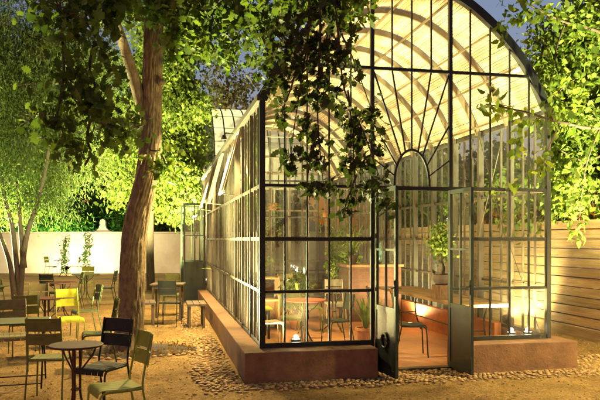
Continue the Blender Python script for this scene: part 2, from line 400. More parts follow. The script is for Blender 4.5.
def stones(name, spots, mat):
    ico = bmesh.new(); bmesh.ops.create_icosphere(ico,subdivisions=1,radius=1)
    iv = np.array([tuple(v.co) for v in ico.verts]); fi = [[v.index for v in f.verts] for f in ico.faces]; ico.free()
    g = np.random.default_rng(8); VV = []; FF = []
    for (x,y,sx,sy,sz,a,z) in spots:
        n = 1+0.10*np.sin(iv@g.normal(0,2.5,3)+g.uniform(0,6))
        v = iv*n[:,None]*np.array((sx,sy,sz)); ca,sa = math.cos(a),math.sin(a)
        v = np.stack([v[:,0]*ca-v[:,1]*sa+x, v[:,0]*sa+v[:,1]*ca+y, v[:,2]+z],1)
        b = len(VV)*len(iv); VV.append(v); FF += [tuple(b+i for i in f) for f in fi]
    m = MB(); m.v = [tuple(p) for p in np.concatenate(VV)]; m.f = FF
    return m.build(name,mat,smooth=True)
def cobbles():
    g = np.random.default_rng(11); sp = []
    def fill(w0,w1,d0,d1,step,keep=1.0):
        w = w0; row = 0
        ny = int((d1-d0)/step)
        for j in range(ny):
            w = w0+(0.5*step if j%2 else 0)
            while w < w1:
                if g.uniform() < keep:
                    p = GH(w+g.normal(0,0.012),d0+(j+.5)*step+g.normal(0,0.012))
                    s = step*0.5*g.uniform(0.78,1.12)
                    sp.append((p.x,p.y,s*g.uniform(0.95,1.2),s*g.uniform(0.75,0.95),s*g.uniform(0.32,0.5),g.uniform(0,PI),-0.002-g.uniform(0,.006)))
                w += step
    fill(-0.72,5.5,-0.70,-0.36,0.062,0.97)
    fill(-0.80,-0.30,-0.36,9.3,0.068,0.97)
    fill(1.42,2.42,-0.36,-0.02,0.062,0.97)
    fill(-0.85,5.5,-0.80,-0.70,0.062,0.5)
    fill(4.1,5.5,-0.36,0.5,0.07,0.9)
    kind(stones('cobble_path',sp,M['cobble']),'structure')
cobbles()
# dark soil bed round the big tree with an edging of stones
def soil_bed():
    g = np.random.default_rng(3); c = Vector((-2.42,9.75,0)); m = MB(); m.v.append((c.x,c.y,0.05)); n = 40
    for ring,(r,z) in enumerate(((0.35,0.045),(0.6,0.03),(0.78,-0.02))):
        for k in range(n):
            t = 2*PI*k/n; rr = r*(1+0.08*math.sin(3*t+1)+0.05*math.sin(7*t)); m.v.append((c.x+rr*math.cos(t)*1.15,c.y+rr*math.sin(t)*0.85,z+g.normal(0,0.006)))
    for k in range(n):
        m.f.append((0,1+k,1+(k+1)%n))
        for q in range(2): m.f.append((1+q*n+k,1+q*n+n+k,1+q*n+n+(k+1)%n,1+q*n+(k+1)%n))
    kind(m.build('soil_bed',M['soil'],smooth=True),'structure')
    sp = []
    for k in range(46):
        t = 2*PI*k/46; rr = 0.80*(1+0.08*math.sin(3*t+1)+0.05*math.sin(7*t))+g.normal(0,0.02)
        sp.append((c.x+rr*math.cos(t)*1.15,c.y+rr*math.sin(t)*0.85,0.055*g.uniform(.7,1.2),0.045,0.03,t+PI/2+g.normal(0,.3),0.0))
    kind(stones('stone_edging',sp,M['cobble']),'structure')
soil_bed()
# dry leaves and small stones on the sand
pts = np.stack([rng.uniform(-6,6,5600),rng.uniform(4.6,14,5600),np.full(5600,0.008)],1)
keep = [not(-0.4 < (Vector(p)-O2).dot(U) < 4.1 and (Vector(p)-O2).dot(V) > -0.4) for p in pts]
lf = leaves('fallen_leaves',pts[keep],0.045,QUAD,M['dry_leaf'],None,rng,droop=0,jitter=0.6)
kind(lf,'stuff'); tag(lf,'dry brown leaves scattered over the sandy ground','leaf litter')
me = lf.data; co_ = np.empty(len(me.vertices)*3,np.float32); me.vertices.foreach_get('co',co_); co_ = co_.reshape(-1,3)
co_[:,2] = 0.006+(co_[:,2]-0.008)*0.3+0.006; co_[:,2] = np.maximum(co_[:,2],0.001); me.vertices.foreach_set('co',co_.ravel())
sp = [(rng.uniform(-5.5,5),rng.uniform(4.6,12),rng.uniform(.006,.016),rng.uniform(.006,.014),rng.uniform(.004,.009),rng.uniform(0,3),0.0) for _ in range(2600)]
sp = [s for s in sp if not(-0.4 < (Vector((s[0],s[1],0))-O2).dot(U) < 4.1 and (Vector((s[0],s[1],0))-O2).dot(V) > -0.4)]
kind(tag(stones('gravel',sp,M['cobble']),'loose pale gravel scattered over the sandy ground','gravel'),'stuff')
g = np.random.default_rng(14); q_ = g.uniform(0,2*PI,520); r_ = .25+.5*np.sqrt(g.uniform(0,1,520))
bp_ = np.stack([-2.42+r_*np.cos(q_)*1.15,9.75+r_*np.sin(q_)*.85,np.where(r_<.6,.052-.03*r_,.045-.09*(r_-.55))],1)
kind(tag(leaves('fallen_leaves',bp_,.05,QUAD,M['dry_leaf'],None,g,droop=-.1,jitter=.6),'dry leaves fallen on the dark soil round the big trunk','leaf litter'),'stuff')
# hills far behind
m = MB(); g = np.random.default_rng(4); n = 60
for i in range(n+1):
    x = -240+480*i/n; h = 17+5*math.sin(i*0.31)+2*math.sin(i*0.9+1)
    if x > -20: h *= max(0.25,1-(x+20)/60)
    m.v += [(x,190,-1),(x,230,h*0.75),(x,270,h),(x,420,-1)]
for i in range(n):
    for q in range(3): m.f.append((4*i+q,4*i+4+q,4*i+5+q,4*i+1+q))
kind(m.build('hills',M['hill'],smooth=True),'structure')

# ------------------------------------------------------------------ greenhouse
W, LEN = 3.83, 11.0
NB = 12; BAY = LEN/NB
ZB, Z1, Z2, Z3, ZE, ZT = 0.36, 1.01, 1.65, 2.30, 3.34, 3.79
DW0, DW1 = 1.39, 2.44
gh = thing('greenhouse','long barrel roofed glass greenhouse glowing gold inside, with open double doors','greenhouse',O2,ANG)
half = [(1.915,3.34),(1.79,3.60),(1.62,3.90),(1.38,4.20),(1.08,4.48),(0.74,4.72),(0.37,4.87),(0,4.92)]
ctrl = [(1.915-x,z) for x,z in half]+[(1.915+x,z) for x,z in reversed(half[:-1])]
PROF = [(p.x,p.z) for p in smoothpath([Vector((a,0,b)) for a,b in ctrl],4)]
def prof_off(off):
    out = []
    for i,(a,b) in enumerate(PROF):
        p0 = PROF[max(i-1,0)]; p1 = PROF[min(i+1,len(PROF)-1)]
        t = Vector((p1[0]-p0[0],p1[1]-p0[1])).normalized(); nrm = Vector((t.y,-t.x))   # inward
        out.append((a+nrm.x*off,b+nrm.y*off))
    return out
def archz(wv):
    for i in range(len(PROF)-1):
        if PROF[i][0] <= wv <= PROF[i+1][0]:
            t = (wv-PROF[i][0])/(PROF[i+1][0]-PROF[i][0]); return PROF[i][1]+t*(PROF[i+1][1]-PROF[i][1])
    return ZE
def arch_band(m, off0, off1, d0, d1):
    a = prof_off(off0); b = prof_off(off1); s = len(m.v); n = len(a)
    for i in range(n): m.v += [(a[i][0],d0,a[i][1]),(b[i][0],d0,b[i][1]),(b[i][0],d1,b[i][1]),(a[i][0],d1,a[i][1])]
    for i in range(n-1):
        for q in range(4): m.f.append((s+4*i+q,s+4*i+(q+1)%4,s+4*i+4+(q+1)%4,s+4*i+4+q))
    m.f.append((s,s+3,s+2,s+1)); e = s+4*(n-1); m.f.append((e,e+1,e+2,e+3))
    return m
# plinth
PL = [(-0.25,1.36,-0.32,0.17),(2.47,W+0.22,-0.32,0.17),(-0.25,0.10,0.172,9.35),(W-0.10,W+0.22,0.172,LEN+0.2),(-0.25,0.10,10.75,LEN+0.2),(0.102,W-0.102,LEN-0.1,LEN+0.2)]
for a in PL: MB().box(a[0],a[1],a[2],a[3],-0.06,0.335).build('plinth',M['plinth'],gh,bevel=0.015)
kind(MB().box(0.10,W-0.10,0.10,LEN-0.1,-0.1,0.012).build('tiled_floor',M['tile'],gh),'structure')
MB().box(1.363,2.467,-0.02,0.0995,-0.06,0.014).build('threshold',M['grey_wood'],gh)
# posts
for x,y,s in ((0,0,0.07),(W,0,0.06)): MB().bar((x,y,0.33),(x,y,ZE+0.04),s,s).build('corner_post',M['iron'],gh,bevel=0.005)
for x,y in ((0,LEN),(W,LEN)): MB().bar((x,y,0.33),(x,y,ZE),0.07,0.07).build('corner_post',M['frame'],gh)
for x in (DW0,DW1): MB().bar((x,0,0.0),(x,0,archz(x)-0.05),0.046,0.05).build('door_post',M['iron'],gh)
arch_band(MB(),-0.045,0.06,-0.045,0.045).build('gable_arch',M['iron'],gh)
# front windows, five panes wide, three rows and a tall upper row
def front_window(w0,w1,end0,end1):
    m = MB(); st = (w1-w0)/5
    lo = w0+(0.036 if end0 else 0.024); hi = w1-(0.031 if end1 else 0.024)
    for z,h in ((ZB,0.06),(Z1,0.034),(Z2,0.042),(Z3,0.036)): m.bar((lo,0,z),(hi,0,z),0.045,h)
    for k in range(1,5):
        x = w0+k*st
        for z0,z1 in ((ZB+.035,Z1-.02),(Z1+.02,Z2-.0275),(Z2+.0275,Z3-.0225)): m.box(x-.0095,x+.0095,-.014,.014,z0,z1)
        top = archz(x)-0.055
        if top > ZT+0.05:
            m.box(x-.0085,x+.0085,-.013,.013,Z3+.0225,ZT-.02); m.box(x-.0085,x+.0085,-.013,.013,ZT+.02,top)
        else: m.box(x-.0085,x+.0085,-.013,.013,Z3+.0225,top)
    o = m.build('window',M['iron'],gh)
    g = MB(); b = len(g.v); xs = np.linspace(lo,hi,24)
    for x in xs: g.v += [(x,0.004,ZB),(x,0.004,archz(x)-0.03)]
    for i in range(23): g.f.append((2*i,2*i+2,2*i+3,2*i+1))
    g.build('glass_pane',M['glass'],o)
    c = MB()                                                     # pale inner casing behind the dark bars
    for z in (Z1,Z2,Z3): c.bar((lo,0.05,z-.012),(hi,0.05,z-.012),0.03,0.03)
    c.build('inner_rail',M['cream'],o)
front_window(0,DW0,True,False); front_window(DW1,W,False,True)
# high transom across the gable
m = MB()
def edge_w(z):
    for i in range(len(PROF)-1):
        if PROF[i][1] <= z <= PROF[i+1][1]:
            t = (z-PROF[i][1])/(PROF[i+1][1]-PROF[i][1]); return PROF[i][0]+t*(PROF[i+1][0]-PROF[i][0])
e = edge_w(ZT)+0.05
m.bar((e,0,ZT),(DW0-.024,0,ZT),0.04,0.036); m.bar((DW0+.024,0,ZT),(DW1-.024,0,ZT),0.04,0.036); m.bar((DW1+.024,0,ZT),(W-e,0,ZT),0.04,0.036)
m.build('transom',M['iron'],gh)
# fanlight over the doors
m = MB(); cx = (DW0+DW1)/2; ax, az = 0.235, 0.46; LZ = Z3-0.01
m.bar((DW0+.024,0,LZ),(DW1-.024,0,LZ),0.055,0.05)
arc = [Vector((cx-ax*math.cos(t),0,LZ+.03+az*math.sin(t)**0.9)) for t in np.linspace(0,PI,25)]
for a,b in zip(arc[:-1],arc[1:]): m.bar(a,b,0.026,0.03,up=(0,1,0))
L0, L1, TZ = DW0+.023, DW1-.023, ZT-.022
for t,e2 in ((PI/2,(cx,TZ)),(1.20,(cx+.26,TZ)),(PI-1.20,(cx-.26,TZ)),(0.92,(L1,TZ-.02)),(PI-.92,(L0,TZ-.02)),(0.55,(L1,LZ+.80)),(PI-.55,(L0,LZ+.80)),(0.24,(L1,LZ+.36)),(PI-.24,(L0,LZ+.36))):
    m.bar((cx+ax*math.cos(t),0,LZ+.03+az*math.sin(t)**0.9),(e2[0],0,e2[1]),0.018,0.02,up=(0,1,0))
for k in (1,2,3):
    x = DW0+k*(DW1-DW0)/4; m.box(x-.0085,x+.0085,-.013,.013,ZT+.022,archz(x)-.055)
fan = m.build('fanlight',M['iron'],gh)
g = MB()
for x in np.linspace(L0,L1,14): g.v += [(x,0.004,LZ),(x,0.004,archz(x)-.03)]
for i in range(13): g.f.append((2*i,2*i+2,2*i+3,2*i+1))
g.build('glass_pane',M['glass'],fan)
# front door leaves, swung out
def door_leaf(hinge, ang, ln, side, hgt=2.24, ph=0.78, wreath=False, mp=None, stile=0.045):
    """leaf runs along local +X from the hinge"""
    z0 = 0.03; pm = mp or M['green_door']
    m = MB(); s = stile
    m.box(0,s,-.018,.018,z0,z0+hgt); m.box(ln-s,ln,-.018,.018,z0,z0+hgt)
    for a,b in ((z0,z0+.07),(z0+ph-.03,z0+ph+.03),(z0+hgt-.05,z0+hgt),(z0+ph+.70,z0+ph+.725)): m.box(s+.0005,ln-s-.0005,-.016,.016,a,b)
    mid = ln/2
    for a,b in ((z0+ph+.0305,z0+ph+.699),(z0+ph+.726,z0+hgt-.051)): m.box(mid-.011,mid+.011,-.012,.012,a,b)
    d = m.build('door',M['green_door'] if mp is None else mp,gh); d.location = hinge; d.rotation_euler = (0,0,ang)
    MB().box(s,ln-s,-.008,.008,z0+.071,z0+ph-.031).build('panel',pm,d)
    g = MB(); g.v += [(s,0,z0+ph+.03),(ln-s,0,z0+ph+.03),(ln-s,0,z0+hgt-.05),(s,0,z0+hgt-.05)]; g.f.append((0,1,2,3)); g.build('glass_pane',M['glass'] if mp is None else M['dusty'],d)
    h = MB()
    for sy in (-1,1): h.box(ln-s*.75,ln-s*.3,min(sy*.019,sy*.028),max(sy*.019,sy*.028),z0+.95,z0+1.13); h.tube([(ln-s*.5,sy*.028,z0+1.05),(ln-s*.5,sy*.065,z0+1.05),(ln-s*.5-.09,sy*.068,z0+1.05)],.007,6)
    h.build('handle',M['iron'],d)
    if wreath:
        for sy in (-1,1):
            t = MB(); t.tube([(mid+.085*math.cos(q),sy*.024,z0+.40+.085*math.sin(q)) for q in np.linspace(0,2*PI,25)],[.015+.004*math.sin(k*2.3) for k in range(25)],7); t.build('wreath',M['iron'],d,smooth=True)
door_leaf((DW0+.035,-.05,0),R(-85),0.60,1,wreath=True)
door_leaf((DW1-.03,-.05,0),R(-88),0.58,1)
# ribs, purlins, roof
for k in range(1,NB+1):
    d = k*BAY; arch_band(MB(),0.03,0.105,d-.019,d+.019).build('rib',M['rib'],gh)
pf = prof_off(0.122)
for i in np.linspace(2,len(pf)-3,9).astype(int):
    x,z = pf[i]; MB().bar((x,0.05,z),(x,LEN,z),0.024,0.024).build('purlin',M['rib'],gh)
def reed():
    m = MB(); a = prof_off(0.012); b = prof_off(0.020)
    arc = [0]
    for i in range(len(a)-1): arc.append(arc[-1]+math.hypot(a[i+1][0]-a[i][0],a[i+1][1]-a[i][1]))
    T = arc[-1]; n = int(T/0.039); g = np.random.default_rng(1)
    def at(s,pr):
        i = min(max(np.searchsorted(arc,s)-1,0),len(arc)-2); t = (s-arc[i])/(arc[i+1]-arc[i])
        return pr[i][0]+t*(pr[i+1][0]-pr[i][0]), pr[i][1]+t*(pr[i+1][1]-pr[i][1])
    for k in range(2,n-1):
        for bay in range(NB):
            s0 = k*T/n+g.normal(0,.0012); s1 = s0+0.0325
            p,q,r,t = at(s0,a),at(s1,a),at(s1,b),at(s0,b); d0 = bay*BAY+.05; d1 = (bay+1)*BAY-.02
            m.quadbox([(p[0],d0,p[1]),(q[0],d0,q[1]),(r[0],d0,r[1]),(t[0],d0,t[1]),(p[0],d1,p[1]),(q[0],d1,q[1]),(r[0],d1,r[1]),(t[0],d1,t[1])])
    return m
reed().build('reed_blind',M['reed'],gh)
m = MB()
for x,z in PROF: m.v += [(x,0.0,z),(x,LEN+.05,z)]
for i in range(len(PROF)-1): m.f.append((2*i,2*i+1,2*i+3,2*i+2))
m.build('roof',M['roof_glass'],gh)
m = MB()
for k in range(1,2*NB): arch_band(m,-0.012,0.004,k*BAY/2-.012,k*BAY/2+.012)
m.build('glazing_bars',M['frame'],gh)
for x in (-0.03,W+.03):
    MB().bar((x,-0.04,ZE+.01),(x,LEN,ZE+.01),0.07,0.08).build('gutter',M['frame'],gh,bevel=0.01)
# side and back glazing, one window per bay
def side_window(x, d0, d1, skip_low=False, vent=0, sgn=-1):
    m = MB(); z0 = ZB
    m.bar((x,d1,0.334 if not skip_low else 2.62),(x,d1,ZE-.04),0.05,0.045)
    rails = ((ZB,.05),(Z1,.035),(Z2,.045),(Z3,.04)) if not skip_low else ((2.66,.05),)
    for z,h in rails: m.bar((x,d0+.0255,z),(x,d1-.0255,z),0.035,h)
    mid = (d0+d1)/2
    if not skip_low:
        for a,b in ((ZB+.025,Z1-.018),(Z1+.018,Z2-.023),(Z2+.023,Z3-.02)):
            for q in (d0+BAY/3,d0+BAY*2/3): m.box(x-.014,x+.014,q-.011,q+.011,a,b)
    if not vent:
        for q in (d0+BAY/3,d0+BAY*2/3): m.box(x-.014,x+.014,q-.011,q+.011,(Z3+.02) if not skip_low else 2.69,ZE-.05)
    o = m.build('window',M['frame'],gh)
    zt = Z3 if vent else ZE-.04; zb = 2.66 if skip_low else ZB
    def pane(a,b,mt):
        g = MB(); g.v += [(x+.004*sgn,d0+.02,a),(x+.004*sgn,d1-.02,a),(x+.004*sgn,d1-.02,b),(x+.004*sgn,d0+.02,b)]; g.f.append((0,1,2,3)); g.build('glass_pane',mt,o)
    if skip_low: pane(zb,zt,M['glass'])
    else: pane(zb,Z2,M['dusty']); pane(Z2+.001,zt,M['glass'])
    if vent:                                                     # top hung casement pushed out
        hx, hz = x+sgn*.035, ZE-.07; ln = hz-Z3-.03; a = R(vent)
        bx, bz = hx+sgn*math.sin(a)*ln, hz-math.cos(a)*ln
        c = MB(); e0,e1 = d0+.04,d1-.04
        for e in (e0,e1,(e0+e1)/2): c.bar((hx,e,hz),(bx,e,bz),.03,.03,up=(0,1,0))
        c.bar((hx,e0+.016,hz),(hx,e1-.016,hz),.03,.03); c.bar((bx,e0+.016,bz),(bx,e1-.016,bz),.03,.03)
        vo = c.build('vent',M['cream'],gh)
        g = MB(); g.v += [(hx,e0,hz),(hx,e1,hz),(bx,e1,bz),(bx,e0,bz)]; g.f.append((0,1,2,3)); g.build('glass_pane',M['glass'],vo)
        MB().bar((x+sgn*.03,mid+.05,Z3+.02),(bx,mid+.05,bz-.012),.014,.014).build('stay',M['cream'],vo)
for k in range(NB):
    d0,d1 = k*BAY,(k+1)*BAY
    side_window(0,d0,d1,skip_low=(k in (10,)) ,vent={2:15,5:15,8:15}.get(k,0),sgn=-1)
    side_window(W,d0,d1,sgn=1)
    for x,s in ((0.045,1),(W-.045,-1)):
        MB().bar((x,d1,0.336),(x,d1,ZE+.02),0.04,0.06).build('post',M['frame'],gh)
for k in range(4):
    m = MB(); x0,x1 = k*W/4,(k+1)*W/4; d = LEN
    for z,h in ((ZB,.05),(Z1,.035),(Z2,.045),(Z3,.04),(ZE,.05)): m.bar((x0+.025,d,z),(x1-.025,d,z),.035,h)
    for x,wd in ((x1,.045),((x0+x1)/2,.024)):
        if x < W-.1: m.box(x-wd/2,x+wd/2,d-.02,d+.02,ZB+.026,archz(x)-.11)
    o = m.build('window',M['frame'],gh)
    g = MB()
    for x in np.linspace(x0,x1,10): g.v += [(x,d+.004,ZB),(x,d+.004,archz(x)-.03)]
    for i in range(9): g.f.append((2*i,2*i+2,2*i+3,2*i+1))
    g.build('glass_pane',M['glass'],o)
for a,b in (((W-.08,.95,Z2),(W-.08,1.80,ZE)),((W-.08,.95,ZE),(W-.08,1.80,Z2)),((W-.08,.05,.4),(W-.08,.90,Z2)),((W-.08,4.6,Z2),(W-.08,5.5,ZE)),((.08,3.7,Z2),(.08,4.6,ZE)),((.08,6.5,ZE),(.08,7.3,Z2))):
    MB().tube([a,b],.006,6).build('brace',M['frame'],gh)
for k in (3,6,9):
    MB().tube([(0.1,k*BAY,ZE-.02),(W-.1,k*BAY,ZE-.02)],.008,6).build('tie_rod',M['cream'],gh)
# side door leaves
door_leaf((-.05,9.40,0),R(172),0.56,1,hgt=2.55,ph=1.0,mp=M['green_door'])
door_leaf((-.05,10.70,0),R(188),0.60,1,hgt=2.55,ph=1.0,mp=M['green_door'])

# cross wing behind
wing = thing('glasshouse','taller glasshouse wing with pale ribbed curved roof, behind the golden greenhouse','greenhouse',GH(0,11.6),ANG)
def wing_build():
    x0,x1 = 0.35,6.0; dep = 6.0; ez, pk = 3.6, 6.0
    pr = [(dep/2-dep/2*math.cos(t), ez+(pk-ez)*math.sin(t)) for t in np.linspace(0,PI,25)]
    m = MB()
    for y,z in pr: m.v += [(x0,y,z),(x1,y,z)]
    for i in range(len(pr)-1):
        b = 2*i; m.f.append((b,b+1,b+3,b+2))
    m.build('roof',M['roof_sheet'],wing)
    for k in range(18):
        x = x0+.02+(x1-x0-.04)*k/17; r = MB()
        r.tube([(x,y,z+.02) for y,z in pr],.022,6); r.build('rib',M['iron'],wing)
    for z in np.linspace(ez+.5,pk-.1,5):
        t = math.asin(min(1,(z-ez)/(pk-ez))); y = dep/2-dep/2*math.cos(t); MB().tube([(x0,y,z+.015),(x1,y,z+.015)],.010,5).build('purlin',M['rib'],wing)
    for y in (0,dep):
        f = MB(); xs = np.linspace(x0,x1,11)
        for x in xs: f.bar((x,y,0),(x,y,ez),.06,.06)
        for z in (.4,1.65,2.5,ez): 
            for a,b in zip(xs[:-1],xs[1:]): f.bar((a+.031,y,z),(b-.031,y,z),.04,.05)
        o = f.build('window',M['cream'],wing)
        g = MB(); g.v += [(x0,y+.004,0),(x1,y+.004,0),(x1,y+.004,ez),(x0,y+.004,ez)]; g.f.append((0,1,2,3)); g.build('glass_pane',M['glass'],o)
    for x in (x0,x1):
        g = MB(); n = len(pr)
        g.v = [(x,y,z) for y,z in pr]+[(x,dep,0),(x,0,0)]; g.f.append(tuple(range(n+2))); 
        o = MB().tube([(x,0,0),(x,0,ez)],.04,6).tube([(x,dep,0),(x,dep,ez)],.04,6).tube([(x,dep/2,0),(x,dep/2,pk-.03)],.03,6).build('gable',M['cream'],wing)
        g.build('glass_pane',M['glass'],o)
wing_build()

# ------------------------------------------------------------------ walls and fence
wall = thing('boundary_wall','long white limewashed garden wall behind the café tables','wall',(0,32,0))
MB().box(-34,16,0,0.35,-0.2,1.93).build('wall_body',M['whitewash'],wall,bevel=0.03)
MB().box(-34,16,-.04,.39,1.932,2.00).build('coping',M['whitewash'],wall,bevel=0.02)
fx = GX(102,32)
m = MB(); pr = [(-.42,2.0),(-.30,2.06),(-.18,2.18),(-.13,2.34),(-.15,2.46),(-.10,2.58),(0,2.63),(.10,2.58),(.15,2.46),(.13,2.34),(.18,2.18),(.30,2.06),(.42,2.0)]
n = len(pr); m.v = [(fx+a,0.08,z) for a,z in pr]+[(fx+a,0.27,z) for a,z in pr]
m.f.append(tuple(range(n))); m.f.append(tuple(reversed(range(n,2*n))))
for i in range(n-1): m.f.append((i+1,i,n+i,n+i+1))
m.build('finial',M['whitewash'],wall,bevel=0.01)

fence = thing('plank_fence','horizontal board timber fence running beside the greenhouse','fence',GH(5.66,0),ANG)
def fence_build():
    g = np.random.default_rng(6)
    z = 0.20
    m = MB()
    while z < 1.90:
        h = 0.162; d = -5.0
        while d < 14:
            ln = 3.0; m.box(g.normal(0,.004),.028+g.normal(0,.004),d+.004,min(d+ln,14)-.004,z+g.normal(0,.003),z+h-.014); d += ln
        z += h
    m.build('board_panel',M['plank'],fence,bevel=0.004)
    for k in range(8):
        d = -5+k*2.6; MB().box(-.085,-.006,d-.045,d+.045,-.1,2.0).build('post',M['plank'],fence,bevel=.006) if k not in (2,) else MB().box(.04,.12,d-.045,d+.045,-.1,2.0).build('post',M['plank'],fence)
    MB().box(-.03,.09,-5,14,-.1,.18).build('kickboard',M['plank'],fence,bevel=.006)
fence_build()

# ------------------------------------------------------------------ furniture
CH = {}
def chair_meshes():
    m = MB()                                                     # seat of slats with a rolled front
    prof = [(.19,.452),(.10,.445),(.0,.443),(-.10,.447),(-.17,.450),(-.205,.440),(-.222,.418),(-.226,.395)]
    sp = smoothpath([Vector((0,a,b)) for a,b in prof],3)
    for x0,x1 in ((-.205,-.127),(-.121,-.043),(-.039,.039),(.043,.121),(.127,.205)):
        b = len(m.v); k = len(sp)
        for p in sp: m.v += [(x0,p.y,p.z),(x1,p.y,p.z),(x1,p.y,p.z-.008),(x0,p.y,p.z-.008)]
        for i in range(k-1):
            for q in range(4): m.f.append((b+4*i+q,b+4*i+(q+1)%4,b+4*i+4+(q+1)%4,b+4*i+4+q))
        m.f += [(b,b+3,b+2,b+1),(b+4*k-4,b+4*k-3,b+4*k-2,b+4*k-1)]
    CH['seat'] = m.mesh('seat',None)
    m = MB()
    for z0,z1 in ((.600,.715),(.735,.865)):
        xs = np.linspace(-.215,.215,11)
        for x0,x1 in zip(xs[:-1],xs[1:]):
            def yb(x,z): return .20+(z-.45)*.20+.020-.035*(1-(abs(x)/.215)**2)*-1
            pts = []
            for z in (z0,z1):
                pts += [(x0,yb(x0,z)-.005,z),(x1,yb(x1,z)-.005,z),(x1,yb(x1,z)+.005,z),(x0,yb(x0,z)+.005,z)]
            m.quadbox(pts)
    bm = bmesh.new(); me = m.mesh('backrest',None); bm.from_mesh(me); bmesh.ops.remove_doubles(bm,verts=bm.verts,dist=.0005); bm.to_mesh(me); bm.free()
    CH['backrest'] = me
    for s in (-1,1):
        CH['front',s] = MB().tube(smoothpath([(s*.212,.19,.432),(s*.212,0,.428),(s*.212,-.12,.430),(s*.213,-.185,.415),(s*.216,-.212,.36),(s*.225,-.225,.15),(s*.228,-.235,.0)],4),.0115,8).mesh('leg',None,True)
        CH['rear',s] = MB().tube(smoothpath([(s*.222,.30,.0),(s*.218,.25,.22),(s*.213,.20,.44),(s*.205,.225,.60),(s*.200,.285,.875)],4),.0115,8).mesh('leg',None,True)
    CH['stretcher'] = MB().tube([(-.20,.20,.435),(.20,.20,.435)],.009,6).tube([(-.215,-.15,.424),(.215,-.15,.424)],.008,6).mesh('stretcher',None,True)
chair_meshes()
def setmat(o, mat):
    if not o.data.materials: o.data.materials.append(None)
    o.material_slots[0].link = 'OBJECT'; o.material_slots[0].material = mat
def chair(x, y, rz, mat, label, group='garden chairs outside', frame=None, sc=1.0, name='garden_chair', floor=0.0):
    t = thing(name,label,'chair',(x,y,floor),R(rz),group); t.scale = (sc*.80,sc*.84,sc)
    fm = frame or mat
    for key,nm in (('seat','seat'),('backrest','backrest'),(('front',-1),'leg'),(('front',1),'leg'),(('rear',-1),'leg'),(('rear',1),'leg'),('stretcher','stretcher')):
        o = link(nm,CH[key],t); setmat(o, mat if nm in ('seat','backrest') else fm)
    return t
def round_table(x, y, r, mat, label, group, h=0.73, name='round_table', legm=None, floor=0.0):
    t = thing(name,label,'table',(x,y,floor),0.4+x,group)
    MB().lathe([(0.0,h-.018),(r-.01,h-.018),(r,h-.012),(r,h-.002),(r-.006,h+.002),(0.0,h+.002)],40).build('tabletop',mat,t)
    for k in range(3):
        a = 2*PI*k/3; c,s = math.cos(a),math.sin(a); m = MB()
        m.tube([(c*q,s*q,z) for q,z in [(p.x,p.z) for p in smoothpath([Vector((.035,0,h-.02)),Vector((.035,0,.45)),Vector((.045,0,.25)),Vector((.12,0,.10)),Vector((.24,0,.0))],5)]],.011,8)
        m.tube([(c*q,s*q,z) for q,z in [(p.x,p.z) for p in smoothpath([Vector((.04,0,.50)),Vector((.09,0,.56)),Vector((r*.62,0,.63)),Vector((r*.78,0,h-.02))],5)]],.008,6)
        m.build('leg',legm or mat,t,smooth=True)
    MB().tube([(.04*math.cos(q),.04*math.sin(q),.34) for q in np.linspace(0,2*PI,17)],.007,6).build('collar',legm or mat,t,smooth=True)
    return t
def folding_table(x, y, rz, mat, label, group, wd=0.66, dp=0.60, h=0.73):
    t = thing('folding_table',label,'table',(x,y,0),R(rz),group)
    MB().box(-wd/2,wd/2,-dp/2,dp/2,h-.02,h).build('tabletop',mat,t,bevel=.006)
    for s in (-1,1):
        for q in (-1,1):
            xx = s*(wd/2-.06)+q*.008; MB().tube([(xx,q*dp*.46,0),(xx,-q*dp*.36,h-.02)],.010,8).build('leg',M['black_green'],t,smooth=True)
    m = MB()
    for q in (-1,1): m.tube([(-wd/2+.06,q*dp*.40,.05),(wd/2-.06,q*dp*.40,.05)],.007,6)
    m.build('stretcher',M['black_green'],t)
    return t
def wood_table(x, y, rz, wd, dp, label, group, mat=None, h=0.74, legm=None, name='wooden_table'):
    t = thing(name,label,'table',(x,y,0.0),rz,group); n = max(3,int(dp/.15)); m = MB(); mat = mat or M['grey_wood']
    for k in range(n): m.box(-wd/2,wd/2,-dp/2+k*dp/n+.003,-dp/2+(k+1)*dp/n-.003,h-.028,h)
    m.build('tabletop',mat,t,bevel=.003)
    for sx in (-1,1):
        for sy in (-1,1): MB().box(sx*(wd/2-.06)-.02,sx*(wd/2-.06)+.02,sy*(dp/2-.06)-.02,sy*(dp/2-.06)+.02,0,h-.029).build('leg',legm or mat,t)
    for sy in (-1,1): MB().box(-wd/2+.081,wd/2-.081,sy*(dp/2-.06)-.012,sy*(dp/2-.06)+.012,h-.10,h-.03).build('apron',legm or mat,t)
    return t
def bench(x, y, rz, wd, dp, h, label, group):
    t = thing('wooden_bench',label,'bench',(x,y,0),rz,group); m = MB()
    for k in range(3): m.box(-wd/2+k*wd/3+.004,-wd/2+(k+1)*wd/3-.004,-dp/2,dp/2,h-.04,h)
    m.build('seat',M['grey_wood'],t,bevel=.004)
    for sx in (-1,1):
        for sy in (-1,1): MB().box(sx*(wd/2-.05)-.02,sx*(wd/2-.05)+.02,sy*(dp/2-.07)-.02,sy*(dp/2-.07)+.02,0,h-.041).build('leg',M['grey_wood'],t)
    m = MB()
    for sx in (-1,1): m.box(sx*(wd/2-.05)-.012,sx*(wd/2-.05)+.012,-dp/2+.098,dp/2-.098,h-.11,h-.042)
    m.build('rail',M['grey_wood'],t)

